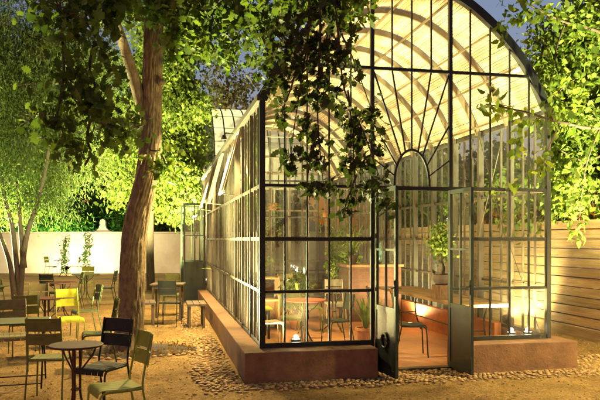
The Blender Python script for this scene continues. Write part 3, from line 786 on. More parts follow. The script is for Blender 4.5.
GC = 'garden chairs outside'; GT = 'garden tables outside'
round_table(GX(76,5.75),5.75,0.23,M['red_brown'],'small round rust brown café table nearest the camera',GT)
chair(GX(116,5.42),5.42,-58,M['leaf_green'],'moss green chair turned sideways in front of the black slatted chair')
chair(GX(102,6.28),6.28,-22,M['black_green'],'black slatted chair behind the nearest round brown table')
chair(GX(50,6.75),6.75,186,M['olive'],'dark olive chair seen from behind, between the folding table and nearest round table')
chair(GX(12,8.3),8.3,24,M['pale_olive'],'greyish olive chair behind the green folding table at the left edge')
folding_table(GX(18,7.45),7.45,18,M['dark_olive'],'green folding table on crossed legs at the left edge',GT)
chair(GX(70,10.1),10.1,32,M['yellow'],'bright yellow chair in the middle of the terrace',frame=M['lime'])
chair(GX(97,8.5),8.5,-72,M['dark_olive'],'dark chair side on left of the big trunk, its back catching white light')
chair(GX(85,11.2),11.2,-55,M['dark_olive'],'dark chair half in light, just right of the bright yellow chair')
round_table(GX(46,10.3),10.3,0.25,M['red_brown'],'round dull red café table left of the yellow chair',GT,legm=M['red_brown'])
chair(GX(36,11.3),11.3,10,M['pale_olive'],'pale olive chair behind the dull red café table')
round_table(GX(86,17.3),17.3,0.36,M['dark_olive'],'dark green round table in front of the lime backed chair',GT)
chair(GX(86,18.5),18.5,4,M['lime'],'lime green chair behind the dark green round table')
chair(GX(106,16.3),16.3,-84,M['black_green'],'black chair in profile beside the left of the trunk, facing left')
chair(GX(52,14.9),14.9,170,M['black_green'],'black chair seen from behind, left of the other dark chair by the dark table')
chair(GX(72,15.2),15.2,-62,M['dark_olive'],'dark olive chair turned left, between the black chair and lime chair')
round_table(GX(62,14.0),14.0,0.32,M['red_brown'],'low lit dark brown table amid the dark chairs mid terrace',GT)
chair(GX(51,29.2),29.2,80,M['lime'],'left one of the two tiny chairs against the white wall')
chair(GX(74,29.2),29.2,-80,M['lime'],'right one of the two tiny chairs against the white wall')
round_table(GX(62,29.0),29.0,0.36,M['dark_olive'],'tiny table standing against the white wall',GT)
chair(GX(24,9.4),9.4,-150,M['olive'],'olive chair with its back to the camera beyond the green folding table')
chair(GX(2,12.8),12.8,60,M['dark_olive'],'dark chair by the slim stems at the left edge of the terrace')
round_table(GX(-9,13.0),13.0,0.32,M['dark_olive'],'table mostly cut off by the left edge beside the slim stems',GT)
chair(GX(170,12.6),12.6,178,M['black_green'],'dark chair seen from behind at the wooden table right of the trunk')
wood_table(GX(168,13.5),13.5,R(4),0.66,0.6,'weathered wooden table between two dark chairs right of the trunk',GT)
chair(GX(172,14.5),14.5,6,M['dark_olive'],'dark chair beyond the weathered wooden table')
bench(GX(196,12.5),12.5,ANG,0.36,0.75,0.45,'backless wooden bench beside the greenhouse plinth','wooden benches outside')
bench(GX(146,12.7),12.7,ANG+.05,0.36,0.62,0.45,'backless wooden bench half hidden behind the big trunk','wooden benches outside')

# inside the greenhouse
FL = 0.0125
def gl(w,d): p = GH(w,d); return p.x,p.y
GI = 'chairs inside the greenhouse'; GTI = 'tables inside the greenhouse'; RA = math.degrees(ANG)
x,y = gl(0.92,1.75); round_table(x,y,0.31,M['red'],'round red topped table inside the front left glass bay',GTI,legm=M['iron'],floor=FL)
x,y = gl(0.40,1.85); chair(x,y,RA+95,M['white_metal'],'pale cream metal chair left of the red round table',GI,name='cafe_chair',sc=.92,floor=FL)
x,y = gl(1.42,1.80); chair(x,y,RA-80,M['black_green'],'black chair right of the red round table',GI,name='cafe_chair',sc=.92,floor=FL)
x,y = gl(0.85,2.45); chair(x,y,RA-10,M['dark_olive'],'olive chair behind the red round table',GI,name='cafe_chair',sc=.92,floor=FL)
x,y = gl(2.25,0.85); chair(x,y,RA+78,M['black_green'],'black chair just inside the open doors, facing the long table',GI,name='cafe_chair',floor=FL)
x,y = gl(2.35,2.3); chair(x,y,RA+90,M['black_green'],'second black chair along the long table, behind the first',GI,name='cafe_chair',floor=FL)
x,y = gl(1.45,5.6); round_table(x,y,0.34,M['zinc'],'zinc topped round table deep inside the greenhouse',GTI,legm=M['iron'],floor=FL)
for (w_,d_,r_,mt,lb) in ((0.95,5.7,85,'black_green','black chair left of the zinc topped table deep inside'),(1.95,5.5,-85,'black_green','black chair between the zinc topped table and brick counter'),(1.5,6.2,0,'pale_olive','olive chair behind the zinc topped table deep inside')):
    x,y = gl(w_,d_); chair(x,y,RA+r_,M[mt],lb,GI,name='cafe_chair',floor=FL)
x,y = gl(1.85,3.5); round_table(x,y,0.32,M['grey_wood'],'round wooden topped table in the middle of the greenhouse floor',GTI,legm=M['iron'],floor=FL)
for (w_,d_,r_,mt,lb) in ((1.40,3.45,85,'olive','olive chair left of the round wooden topped table'),(2.0,4.05,-8,'white_metal','pale chair behind the round wooden topped table')):
    x,y = gl(w_,d_); chair(x,y,RA+r_,M[mt],lb,GI,name='cafe_chair',floor=FL)
# long table along the right wall
x,y = gl(3.13,2.1)
t = thing('long_table','long plank table along the right hand glass wall, carrying a potted tree','table',(x,y,FL),ANG,GTI)
m = MB()
for k in range(4): m.box(-.36+k*.18+.002,-.36+(k+1)*.18-.002,-1.75,1.75,.705,.75)
m.build('tabletop',M['wood'],t,bevel=.004)
for yy in (-1.3,1.3):
    m = MB()
    for s in (-1,1): m.tube(smoothpath([(s*.28,yy,.70),(s*.20,yy,.50),(s*.22,yy,.25),(s*.31,yy,.0)],4),.014,8)
    m.tube([(-.22,yy,.32),(.22,yy,.32)],.010,6); m.build('leg',M['iron'],t,smooth=True)
MB().tube([(0,-1.3,.32),(0,1.3,.32)],.010,6).build('stretcher',M['iron'],t)
x,y = gl(3.62-.02,2.2)
tb = thing('low_bench','low terracotta coloured bench under the right hand glass wall','bench',(x,y,FL),ANG)
MB().box(-.055,.055,-1.3,2.6,0,.42).build('bench_block',M['terracotta'],tb,bevel=.01)
# stump with bowl and small tree on the table
x,y = gl(2.87,1.2)
st = thing('tree_stump','squat rough wood stump stand on the long table','stump',(x,y,FL+.7505),0.3)
g = np.random.default_rng(9); m = MB(); n = 28
pr = [(1.0,0),(1.03,.03),(.97,.12),(1.0,.19),(.99,.21)]
for r_,z in pr:
    for k in range(n): q = 2*PI*k/n; rr = .145*r_*(1+.06*math.sin(5*q)+.04*math.sin(11*q+1)); m.v.append((rr*math.cos(q),rr*math.sin(q),z))
for i in range(len(pr)-1):
    for k in range(n): m.f.append((i*n+k,i*n+(k+1)%n,(i+1)*n+(k+1)%n,(i+1)*n+k))
m.f.append(tuple(reversed(range(n)))); m.f.append(tuple(range((len(pr)-1)*n,len(pr)*n))); m.build('stump_block',M['stump'],st)
def potted(name, label, loc, pot, potmat, leafm, draw, cat='plant', rz=0):
    t = thing(name,label,cat,loc,rz)
    MB().lathe(pot,28).build('pot',potmat,t,smooth=False); draw(t); return t
bowl = [(.0,.0),(.09,.0),(.12,.03),(.145,.09),(.15,.15),(.135,.155),(.13,.13),(0,.13)]
def draw_tree(t):
    g = np.random.default_rng(21)
    MB().tube(smoothpath([(0,0,.13),(.02,.0,.25),(-.01,.01,.38),(.01,0,.5)],4),[.022]*5+[.016]*8,8).build('trunk',M['twig'],t,smooth=True)
    a,_ = clump(g,(0,0,.64),(.19,.19,.30),80,9,.04); leaves('crown',a,.06,OVATE,M['pot_leaf'],t,g,.2)
potted('bonsai_tree','small leafy tree in a grey bowl, on the stump',(x,y,FL+.9615),bowl,M['clay'],None,draw_tree)
# agave by the left of the door
def blades(t, n, ln, wd, mat, lean, seed, z0, name='leaves'):
    g = np.random.default_rng(seed); m = MB()
    for k in range(n):
        a = 2*PI*k/n*1.618*1.0+g.normal(0,.2); le = lean*(0.25+0.95*k/n); l = ln*g.uniform(.75,1.05); c,s = math.cos(a),math.sin(a)
        pts = []; r = .02; z = z0; th = PI/2-le*.35; K = 9
        for i in range(K+1):
            f = i/K; ww = wd*(math.sin(PI*min(1,f*.85+.15)))**.7*(1-f*.2) if f < 1 else .001
            pts.append((r,z,ww)); r += math.cos(th)*l/K; z += math.sin(th)*l/K; th -= le*.9/K*(1+f)
        b = len(m.v)
        for r_,z_,w_ in pts: m.v += [(c*r_-s*w_,s*r_+c*w_,z_+w_*.4),(c*r_,s*r_,z_),(c*r_+s*w_,s*r_-c*w_,z_+w_*.4)]
        for i in range(K): m.f += [(b+3*i,b+3*i+1,b+3*i+4,b+3*i+3),(b+3*i+1,b+3*i+2,b+3*i+5,b+3*i+4)]
    m.build(name,mat,t,smooth=True)
pot = [(0,0),(.10,0),(.12,.02),(.15,.20),(.165,.22),(.165,.26),(.145,.26),(.14,.23),(0,.23)]
x,y = gl(1.93,1.95); potted('agave_plant','spiky agave in a clay pot, behind the front glass left of the doors',(x,y,FL),pot,M['terracotta'],None,lambda t: blades(t,14,.62,.028,M['pot_leaf'],.75,4,.23))
# brick counter, vase, palm
x,y = gl(2.98,5.0)
ct = thing('brick_counter','red brick counter with pale top, deep inside the greenhouse','counter',(x,y,FL),ANG)
MB().box(-.55,.55,-.35,.35,0,1.08).build('counter_body',M['brick'],ct); MB().box(-.60,.60,-.40,.40,1.081,1.13).build('countertop',M['wood'],ct,bevel=.006)
x,y = gl(3.10,4.9)
vs = tag(MB().lathe([(0,0),(.09,0),(.12,.06),(.13,.2),(.11,.32),(.08,.40),(.09,.44),(.075,.44),(.07,.40),(0,.38)],24).build('vase',M['teal'],None,smooth=True),'tall teal glazed jar on the brick counter','vase'); vs.location = (x,y,FL+1.1315)
x,y = gl(2.62,5.0); potted('palm_plant','potted palm with arching fronds on the left end of the brick counter',(x,y,FL+1.1315),[(r*.7,z*.7) for r,z in pot],M['clay'],None,lambda t: blades(t,11,.75,.018,M['pot_leaf'],1.5,8,.16))
# wooden cabinet with a plant, big bush in a pot
x,y = gl(0.55,4.2)
cb = thing('plant_stand','open wooden box shelf near the left glass wall inside','shelf',(x,y,FL),ANG)
m = MB(); 
for z in (.10,.50,.90): m.box(-.36,.36,-.2,.2,z,z+.03)
m.build('shelf',M['wood'],cb)
for s in (-1,1): MB().box(s*.375-.014,s*.375+.014,-.2,.2,0,.96).build('side_panel',M['wood'],cb)
MB().box(-.36,.36,.18,.2,.131,.499).build('back_panel',M['wood'],cb)
def bush(t, z, r, ns, nl, size, mat, seed, tm=OVATE):
    g = np.random.default_rng(seed); a,sub = clump(g,(0,0,z),r,ns,nl,.05)
    m = MB()
    for q in sub[::5]: m.tube([(0,0,.2),tuple(q)],.004,4)
    m.build('stem',M['twig'],t); leaves('crown',a,size,tm,mat,t,g,.25)
small = [(0,0),(.06,0),(.085,.11),(.09,.13),(.075,.13),(.07,.11),(0,.11)]
x,y = gl(0.62,4.2); potted('potted_herb','small dark herb in a pot on the wooden box shelf',(x,y,FL+.9315),small,M['clay'],None,lambda t: bush(t,.27,(.13,.13,.14),30,8,.06,M['oak_leaf'],31))
x,y = gl(1.24,3.9); potted('potted_shrub','bushy rounded green shrub in a pot, inside the left glass bay',(x,y,FL),pot,M['terracotta'],None,lambda t: bush(t,.68,(.24,.24,.34),80,10,.07,M['oak_leaf'],32))
x,y = gl(0.35,3.0); yt = wood_table(x,y,ANG,0.5,0.5,'low pale yellow side table inside the left glass wall',GTI,mat=M['yellow'],h=.5,legm=M['iron'],name='side_table')
yt.location.z = FL
x,y = gl(3.0,7.2); potted('fig_plant','tall leafy fig in a pot at the back right of the greenhouse',(x,y,FL),pot,M['clay'],None,lambda t: bush(t,1.3,(.4,.4,.75),110,9,.12,M['pot_leaf'],33))
x,y = gl(0.6,7.6); potted('banana_plant','broad leaved plant in a pot at the back left of the greenhouse',(x,y,FL),pot,M['clay'],None,lambda t: blades(t,10,1.4,.10,M['pot_leaf'],1.0,11,.23))
def hanging(w_,d_,z,label,seed,ln):
    x,y = gl(w_,d_); t = thing('hanging_plant',label,'plant',(x,y,z),0); g = np.random.default_rng(seed)
    MB().lathe([(0,0),(.08,0),(.12,.10),(.12,.13),(.105,.13),(.1,.1),(0,.1)],20).build('pot',M['terracotta'],t)
    MB().tube([(.0,0,.1),(0,0,ZE-.03-z)],.004,5).build('wire',M['iron'],t)
    a = []
    for k in range(9):
        q = g.uniform(0,6.28); a.append(strand(g,[(.08*math.cos(q),.08*math.sin(q),.13),(.15*math.cos(q),.15*math.sin(q),.05),(.17*math.cos(q),.17*math.sin(q),-ln*g.uniform(.5,1))],26,.02,.2))
    leaves('foliage',np.concatenate(a),.05,OVATE,M['pot_leaf'],t,g,.5)
hanging(1.05,6.42-.92,2.25,'trailing green plant hanging high inside the left glass bay',41,.75)
hanging(2.9,8.25,2.2,'trailing green plant hanging far back inside, right of the doors',42,.6)

# ------------------------------------------------------------------ lights with their fixtures
def uplight(w_, d_, power, label, group=None, z=FL, color=WARM, spot=None, aim=None, world=None):
    p = world if world is not None else GH(w_,d_,z)
    t = thing('ground_uplight',label,'lamp',p,0,group)
    MB().lathe([(0,0),(.055,0),(.06,.01),(.06,.075),(.052,.08),(.052,.07),(0,.07)],18).build('housing',M['fixture'],t)
    MB().lathe([(0,.0705),(.050,.0705),(.048,.074),(0,.076)],18).build('lens',M['lens'],t)
    if z > .3: MB().lathe([(.010,.074),(.022,.088),(.027,.104),(.022,.120),(.008,.130)],16).build('bulb',M['bulb'],t,smooth=True)
    q = Vector(p)+Vector((0,0,.15 if z < .3 else .22))
    lamp('uplight_lamp',q,power,color,.04,spot,aim)
GU = 'uplights along the greenhouse walls'
for (w_,d_,pw) in ((0.46,1.2,85),(0.46,3.4,92),(0.46,5.6,90),(0.46,7.8,85),(3.36,3.7,125),(3.36,6.2,118),(3.36,8.4,100)):
    uplight(w_,d_,pw,'small warm uplight on the floor by the greenhouse glass',GU,spot=172,aim=tuple(GH(w_+(.5 if w_<2 else -.5),d_+.2,3)))
uplight(3.36,0.105,215,'left one of the two glaring uplights behind the front right glass','uplights behind the front right glass',z=.336,spot=140,aim=tuple(GH(3.3,.8,3)))
uplight(3.60,0.105,215,'right one of the two glaring uplights behind the front right glass','uplights behind the front right glass',z=.336,spot=140,aim=tuple(GH(3.5,.8,3)))
uplight(1.6,14.4,220,'uplight standing inside the glasshouse wing',None,color=(1.0,0.86,0.6),spot=150,aim=tuple(GH(1.6,14.3,4)))
uplight(0.44,0.105,110,'small uplight glaring on the ledge behind the front left glass',None,z=.336,spot=110,aim=tuple(GH(.7,.6,3)))

def flood(loc, label, power, color, spot=None, aim=None, post=True, lensmat='flood_lens'):
    t = thing('floodlight',label,'lamp',(loc[0],loc[1],0),0)
    z = loc[2]
    d = (Vector(aim)-Vector(loc)).normalized() if aim else Vector((0,-1,0))
    MB().tube([(0,0,-.05),(0,0,z-.08)],.025 if post else .015,8).build('pole',M['fixture'],t)
    f = Vector((0,0,z))
    MB().tube([f-d*.08,f+d*.02],[.07,.10],14).build('housing',M['fixture'],t)
    MB().tube([f+d*.0205,f+d*.026],.085,14).build('lens',M[lensmat],t)
    lamp('flood_lamp',Vector(loc)+d*.14,power,color,.06,spot,aim)
flood((-3.15,19.7,2.3),'glaring floodlight on a pole seen through the open side doors',170,(1.0,0.96,0.45),spot=178,aim=(-4.3,19.0,5.0))
flood((GX(140,16.8),16.8,.3),'spike floodlight behind the oak trunk, aimed up at the yellow green tree',5200,(1.0,0.90,0.38),spot=92,aim=(GX(178,21),21,6.2),post=False)
flood((GX(70,30),29.6,.35),'spike floodlight washing the white wall behind the tiny chairs',200,(1.0,0.92,0.50),spot=150,aim=(GX(80,32),32.5,1.6),post=False)
flood((GX(183,25.6),25.6,.3),'added hidden floodlight behind the side doors, aimed up into the sparse tan tree',900,(1.0,0.80,0.42),spot=70,aim=(GX(228,27),27,8.0),post=False)  # added lamp, out of sight, put in to brighten the tan tree
flood((GX(128,10.9),10.9,.22),'added fill floodlight hidden behind the oak foot, aimed left into the slim stemmed tree',2300,(0.97,1.0,0.45),spot=62,aim=(GX(52,18.5),18.5,5.9),post=False)  # added fill lamp, hidden, for even light on the slim tree
flood((GX(45,33.2),33.2,.5),'floodlight behind the white wall lighting the ferny bushes',900,(0.80,1.0,0.38),spot=170,aim=(GX(60,38),38,5),post=False)
flood((GX(-45,19),19,.3),'spike floodlight left of the slim stemmed tree, aimed up into it',5200,(0.95,1.0,0.44),spot=120,aim=(GX(50,18.6),18.6,5.6),post=False)
p = GH(4.7,2.6); q = GH(5.6,5.5,2.4)
flood((p.x,p.y,.25),'small floodlight on the sand between the greenhouse and the timber fence',140,(1.0,0.86,0.38),spot=160,aim=tuple(q),post=False)

def added_downlight(loc, aim, power, color, label, spot=120):
    t = thing('added_hanging_lamp',label,'lamp',loc,0)
    d = (Vector(aim)-Vector(loc)).normalized(); z = Vector((0,0,0))
    MB().tube([z-d*.10,z-d*.06,z+d*.06],[.02,.055,.085],14).build('lamp_shade',M['fixture'],t)
    MB().tube([z+d*.0605,z+d*.066],.07,14).build('lens',M['lens'],t)
    MB().tube([z-d*.09,Vector((0,0,.5))],.008,6).build('cord',M['fixture'],t)
    lamp('added_hanging_light',Vector(loc)+d*.12,power,color,.08,spot,aim)
for d_,lb_ in ((2.4,'near one of the two added lamps under the greenhouse gutter, over the path'),(6.9,'far one of the two added lamps under the greenhouse gutter, over the path')):  # added lamps, put in to light the path, plinth and oak trunk
    p = GH(-.20,d_,3.27)
    t = thing('added_gutter_lamp',lb_,'lamp',p,ANG,'added lamps under the greenhouse gutter')
    MB().tube([(.12,0,.02),(.0,0,.03),(-.03,0,-.01)],.012,6).build('bracket',M['fixture'],t)
    MB().lathe([(.012,0),(.03,-.01),(.05,-.075),(.045,-.075),(.02,-.02)],14,(-.03,0,0)).build('lamp_shade',M['fixture'],t)
    MB().lathe([(0,-.05),(.040,-.06),(0,-.066)],12,(-.03,0,0)).build('lens',M['lens'],t)
    lamp('added_gutter_light',p+Vector((-.03,0,-.10)),420,(1.0,0.70,0.27),.05,150,tuple(GH(-1.3,d_-.3,0)))
added_downlight((-4.9,12.6,6.4),(-4.6,12.0,0),520,(1.0,0.76,0.31),'added unseen lamp hung high over the middle of the café terrace',125)  # added lamp above the view, brightens the terrace ground
added_downlight((-8.4,23.5,6.8),(-8.4,24.5,0),800,(1.0,0.84,0.42),'added lamp hung high over the far end of the terrace',140)  # added lamp, brightens the ground up to the wall
added_downlight((4.7,6.6,4.6),(4.7,8.2,0),640,(1.0,0.78,0.34),'added unseen lamp hung in the broad leaved tree over the sand',104)  # added lamp beyond the right edge, brightens sand and fence
flood((GX(133,10.5),10.5,.22),'small added floodlight hidden behind the foot of the oak, aimed up into its crown',2600,(1.0,0.90,0.38),spot=150,aim=(-2.0,9.2,5.0),post=False)  # added lamp behind the trunk, brightens the crown from below
p = Vector((5.2,7.0,0))
flood((p.x,p.y,.25),'added unseen floodlight by the timber fence, aimed up into the broad leaved tree',4200,(1.0,0.95,0.42),spot=80,aim=(5.3,11,4.9),post=False)  # added lamp out of view, brightens the near faces of the tree
# ------------------------------------------------------------------ trees
def limb(t, path, r0, r1, mat, n=8, name='limb'):
    k = len(path); return MB().tube(path,[r0+(r1-r0)*i/(k-1) for i in range(k)],n).build(name,mat,t,smooth=True)
g = np.random.default_rng(77)
oak = thing('oak_tree','big oak with a leaning bare trunk, its dark boughs hanging before the greenhouse','tree',(0,0,0))
TP = [(126,356,9.65,.30),(127,345,9.65,.225),(131,320,9.65,.19),(132,280,9.65,.185),(134,240,9.65,.178),(139,210,9.65,.172),(146,180,9.65,.158),(150,150,9.65,.155),(152,100,9.65,.145),(153,50,9.65,.14),(155,0,9.6,.13),(160,-60,9.4,.11),(165,-110,9.2,.08)]
path = smoothpath([P(a,b,c) for a,b,c,_ in TP],4); rads = interp([r for *_,r in TP],4)
from mathutils import noise as mnoise
def trunk_mesh(path, rads, n=110):
    path = [Vector(p) for p in path]; ln = [0]
    for a,b in zip(path[:-1],path[1:]): ln.append(ln[-1]+(b-a).length)
    K = 260; pp = []; rr = []
    for i in range(K):
        q = ln[-1]*(i/(K-1)); k = min(max(int(np.searchsorted(ln,q))-1,0),len(path)-2); t = (q-ln[k])/(ln[k+1]-ln[k])
        pp.append(path[k].lerp(path[k+1],t)); rr.append(rads[k]+(rads[k+1]-rads[k])*t)
    m = MB(); m.tube(pp,rr,n)
    for i in range(K):
        h = ln[-1]*i/(K-1); c = pp[i]
        for k in range(n):
            th = 2*PI*k/n; cx_,sy_ = math.cos(th),math.sin(th)
            w1 = mnoise.noise(Vector((cx_*1.2,sy_*1.2,h*1.1)))*.5
            rid = 1-abs(mnoise.noise(Vector((cx_*4.2+w1,sy_*4.2+w1,h*3.2+5))))*2.2
            fin = mnoise.noise(Vector((cx_*9,sy_*9,h*6)))
            root = max(0,math.sin(5*th+.6)+.35*math.sin(3*th))*.75*max(0,1-h/.42)**2
            v = Vector(m.v[i*n+k]); d = v-c; rad = d.length
            m.v[i*n+k] = tuple(c+d*(1+(.006*fin-.011*max(0,rid)**3+.005*(1-rid))/rad*1.0+root+.05*w1))
    return m
trunk_mesh(path,rads).build('trunk',M['bark'],oak,smooth=True)
limb(oak,smoothpath([P(146,118,9.65),P(139,95,9.6),P(130,65,9.5),P(122,40,9.4),P(110,5,9.1),P(95,-40,8.6)],5),.10,.05,M['bark'],12)
limb(oak,smoothpath([P(157,-20,9.5),P(200,-55,8.9),P(260,-60,7.8),P(320,-45,6.8),P(370,-30,6.3)],5),.10,.03,M['bark'],10)
limb(oak,smoothpath([P(154,30,9.6),P(185,-10,9.2),P(225,-20,8.9),P(262,-6,8.6)],5),.06,.015,M['bark'],8)
limb(oak,smoothpath([P(110,5,9.1),P(80,-25,8.0),P(60,-40,7.0)],5),.05,.02,M['bark'],8)
kn = P(161,82,9.55); MB().lathe([(0,-.06),(.05,-.04),(.06,0),(.04,.04),(0,.05)],10,tuple(kn)).build('knot',M['bark'],oak,smooth=True)
# hanging boughs before the greenhouse: woody stems with leaf clumps at their side shoots
STEMS = [([(305,-50),(304,20),(300,80),(296,120),(293,165)],6.3),([(318,-50),(320,40),(321,100),(318,150),(325,200)],6.15),([(332,-50),(338,30),(346,90),(366,135),(380,180),(387,208)],6.2),([(300,60),(290,88),(283,112)],6.35),([(346,90),(350,130),(356,175),(358,212)],6.3),([(318,130),(310,175),(308,216)],6.1),([(338,30),(350,60),(372,110)],6.25),([(356,175),(346,208)],6.3)]
HC = [((270,72),6.5,.12,30),((281,82),6.45,.12,32),((291,62),6.35,.13,34),((312,52),6.25,.14,38),((346,28),6.2,.14,34),((352,72),6.2,.10,24),((276,30),6.6,.14,34),((300,0),6.3,.22,52),((322,5),6.2,.24,60),((338,8),6.3,.2,46),((300,32),6.3,.15,36),((318,38),6.15,.18,46),((334,42),6.2,.16,40),((304,66),6.3,.13,32),((321,72),6.1,.16,42),((339,66),6.2,.11,26),((298,95),6.35,.11,28),((315,100),6.15,.13,32),((334,92),6.3,.10,24),((283,108),6.4,.095,26),((307,122),6.2,.08,18),
      ((293,157),6.3,.125,44),((318,134),6.1,.10,28),((319,158),6.15,.10,28),((326,188),6.15,.095,28),((309,184),6.1,.07,16),((347,112),6.2,.12,34),((355,134),6.25,.14,46),((371,140),6.2,.11,32),((366,158),6.25,.10,26),((381,180),6.2,.10,30),((386,202),6.2,.075,18),((346,206),6.3,.09,24),((358,188),6.3,.08,20),((352,160),6.3,.07,16),((372,112),6.25,.07,14),((278,50),6.6,.10,20)]
allp = []; tw = MB(); nodes_ = []
for pl,Y in STEMS:
    pts3 = smoothpath([P(a+g.normal(0,2),b,Y+g.normal(0,.05)) for a,b in pl],5); nodes_ += pts3
    tw.tube(pts3,[.012*(1-.75*i/len(pts3)) for i in range(len(pts3))],6)
for (px,py),Y,r,n in HC:
    c = P(px,py,Y); k0 = min(nodes_,key=lambda p:(p-c).length)
    for _ in range(max(4,n//6)):
        d = Vector(tuple(g.normal(size=3))); d.z -= .3; d = d.normalized()*r*g.uniform(.45,1.0); e = c+d
        tw.tube([k0,(k0+c)/2+Vector(tuple(g.normal(size=3)*.01)),c.lerp(e,.45)+Vector((0,0,.012)),e],[.005,.004,.003,.002],5)
        for _ in range(7): allp.append(np.array(tuple(e))+g.normal(size=3)*.042)
tw.build('hanging_twigs',M['twig'],oak)
leaves('hanging_foliage',np.array(allp),.088,LOBED,M['shade_painted_leaf'],oak,g,.3,.45)
# crown: dark clumps to the left, lit ones over the roof
CL = [((95,8),7.0,(.55,.4,.30),24,14),((58,5),6.6,(.5,.4,.3),18,14),((70,80),6.8,(.2,.3,.22),9,13),((92,106),6.9,(.24,.3,.24),11,13),((110,125),7.2,(.16,.22,.16),6,12),((82,150),7.0,(.16,.2,.16),5,12),((56,120),6.7,(.16,.25,.22),8,12),((104,62),7.4,(.18,.25,.24),6,12),
      ((166,166),8.9,(.15,.13,.17),9,12),((130,4),8.8,(.5,.5,.22),18,14),((180,8),8.8,(.55,.5,.25),24,14),((212,14),8.6,(.45,.5,.28),24,14),((245,28),8.4,(.33,.4,.30),20,14),((262,10),8.2,(.35,.4,.3),18,14),((190,40),8.8,(.16,.2,.12),6,11),((228,52),8.5,(.16,.2,.16),8,12),((268,50),8.0,(.16,.2,.2),8,11),
      ((172,42),8.9,(.14,.2,.14),7,12),((150,-14),9.0,(.6,.5,.3),20,14),((300,-12),6.6,(.5,.4,.25),24,14),((340,-8),6.4,(.4,.4,.2),18,14),((118,140),8.9,(.14,.1,.14),5,10),((132,122),8.9,(.12,.1,.16),5,9),((205,45),8.7,(.2,.2,.12),8,11)]
ap = []; tw = MB()
for (px,py),Y,r,ns,nl in CL:
    c = P(px,py,Y); a,sub = clump(g,tuple(c),r,ns,nl,.085); ap.append(a)
    for s in sub[::2]: tw.tube(wiggle(g,c,s,3,.08),.006,4)
for a,b in (((95,-35,8.6),(90,60,7.2)),((90,60,7.2),(92,118,6.9)),((90,60,7.2),(72,90,6.8)),((92,118,6.9),(112,128,7.2)),((92,118,6.9),(85,165,7.0)),((60,-40,7.0),(55,125,6.7)),((150,150,9.6),(140,165,8.9)),((150,150,9.6),(166,166,8.9)),((150,115,9.6),(120,138,8.9)),((262,-6,8.6),(270,55,8.0)),((225,-20,8.9),(228,55,8.5)),((185,-10,9.2),(205,48,8.7))):
    tw.tube(wiggle(g,P(*a),P(*b),4,.05),.014,6)
tw.build('twigs',M['twig'],oak)
leaves('crown',np.concatenate(ap),.108,LOBED,M['oak_leaf'],oak,g,.3)

def simple_tree(name, label, cat, base, stems, clumps, bark, leafm, tmpl, size, seed, droop, spread=.12, group=None, r0=.09):
    """stems: lists of world points; clumps: (centre, radii, nsub, nleaf)"""
    t = thing(name,label,cat,(0,0,0),0,group); g = np.random.default_rng(seed); ap = []; tw = MB()
    for s in stems: limb(t,smoothpath(s,5),r0,r0*.3,bark,9,'trunk' if s is stems[0] else 'limb')
    for c,r,ns,nl in clumps:
        a,sub = clump(g,tuple(c),r,ns,nl,spread); ap.append(a)
        for s in sub[::4]: tw.tube(wiggle(g,c,s,2,.06),.008,4)
    if tw.v: tw.build('twigs',bark,t)
    leaves('crown',np.concatenate(ap),size,tmpl,leafm,t,g,droop); return t
def rc(px0,px1,py0,py1,Y,dy,n,r,ns,nl,g):
    """n crown clumps over a region, at depth Y +- dy"""
    out = []
    for _ in range(n): 
        c = P(g.uniform(px0,px1),g.uniform(py0,py1),Y+g.uniform(-dy,dy)); out.append((c,(r*g.uniform(.7,1.3),r*g.uniform(.7,1.2),r*g.uniform(.6,1.2)),ns,nl))
    return out
gg = np.random.default_rng(123)
# bright floodlit tree behind the trunk
cl = rc(150,198,0,205,21,1.0,66,.5,26,16,gg)+rc(110,160,30,195,21.6,1.0,30,.5,22,14,gg)+rc(160,195,190,214,21,.6,7,.3,18,12,gg)+rc(120,215,-90,0,21,1.5,26,.7,22,14,gg)
simple_tree('pepper_tree','floodlit yellow green tree behind the big oak trunk','tree',None,
   [[P(151,290,21),P(150,240,21),P(152,190,21),P(158,140,21),P(170,60,21),P(175,-60,21)],[P(152,190,21),P(140,150,21.3),P(128,100,21.5)],[P(154,170,21),P(175,130,20.8),P(195,80,20.6)]],cl,M['grey_bark'],M['bright_leaf'],QUAD,.14,1,.55,.17,r0=.14)
# slim multi stemmed tree on the left
cl = rc(-30,60,20,150,18,1.2,52,.55,34,22,gg)+rc(30,110,40,150,18.6,1.2,40,.5,32,22,gg)+rc(-20,70,150,215,18.2,1.0,24,.45,28,22,gg)+rc(-40,110,-90,20,18,1.5,36,.7,26,18,gg)+rc(60,110,150,185,18.8,.8,7,.35,22,18,gg)
simple_tree('pepper_tree','slim many stemmed feathery tree at the far left of the terrace','tree',None,
   [[P(20,302,17.6),P(22,270,17.6),P(27,235,17.6),P(38,200,17.7),P(47,160,17.8),P(52,110,18),P(58,40,18.2),P(60,-40,18.4)],[P(20,300,17.6),P(16,260,17.6),P(12,225,17.6),P(4,195,17.6),P(-2,150,17.8),P(-8,60,18)],[P(15,300,17.5),P(10,265,17.5),P(2,240,17.4),P(-12,200,17.3)],[P(24,268,17.6),P(20,220,17.7),P(15,160,17.9)]],cl,M['grey_bark'],M['pepper_leaf'],SLIM,.12,2,.6,.20,r0=.085)
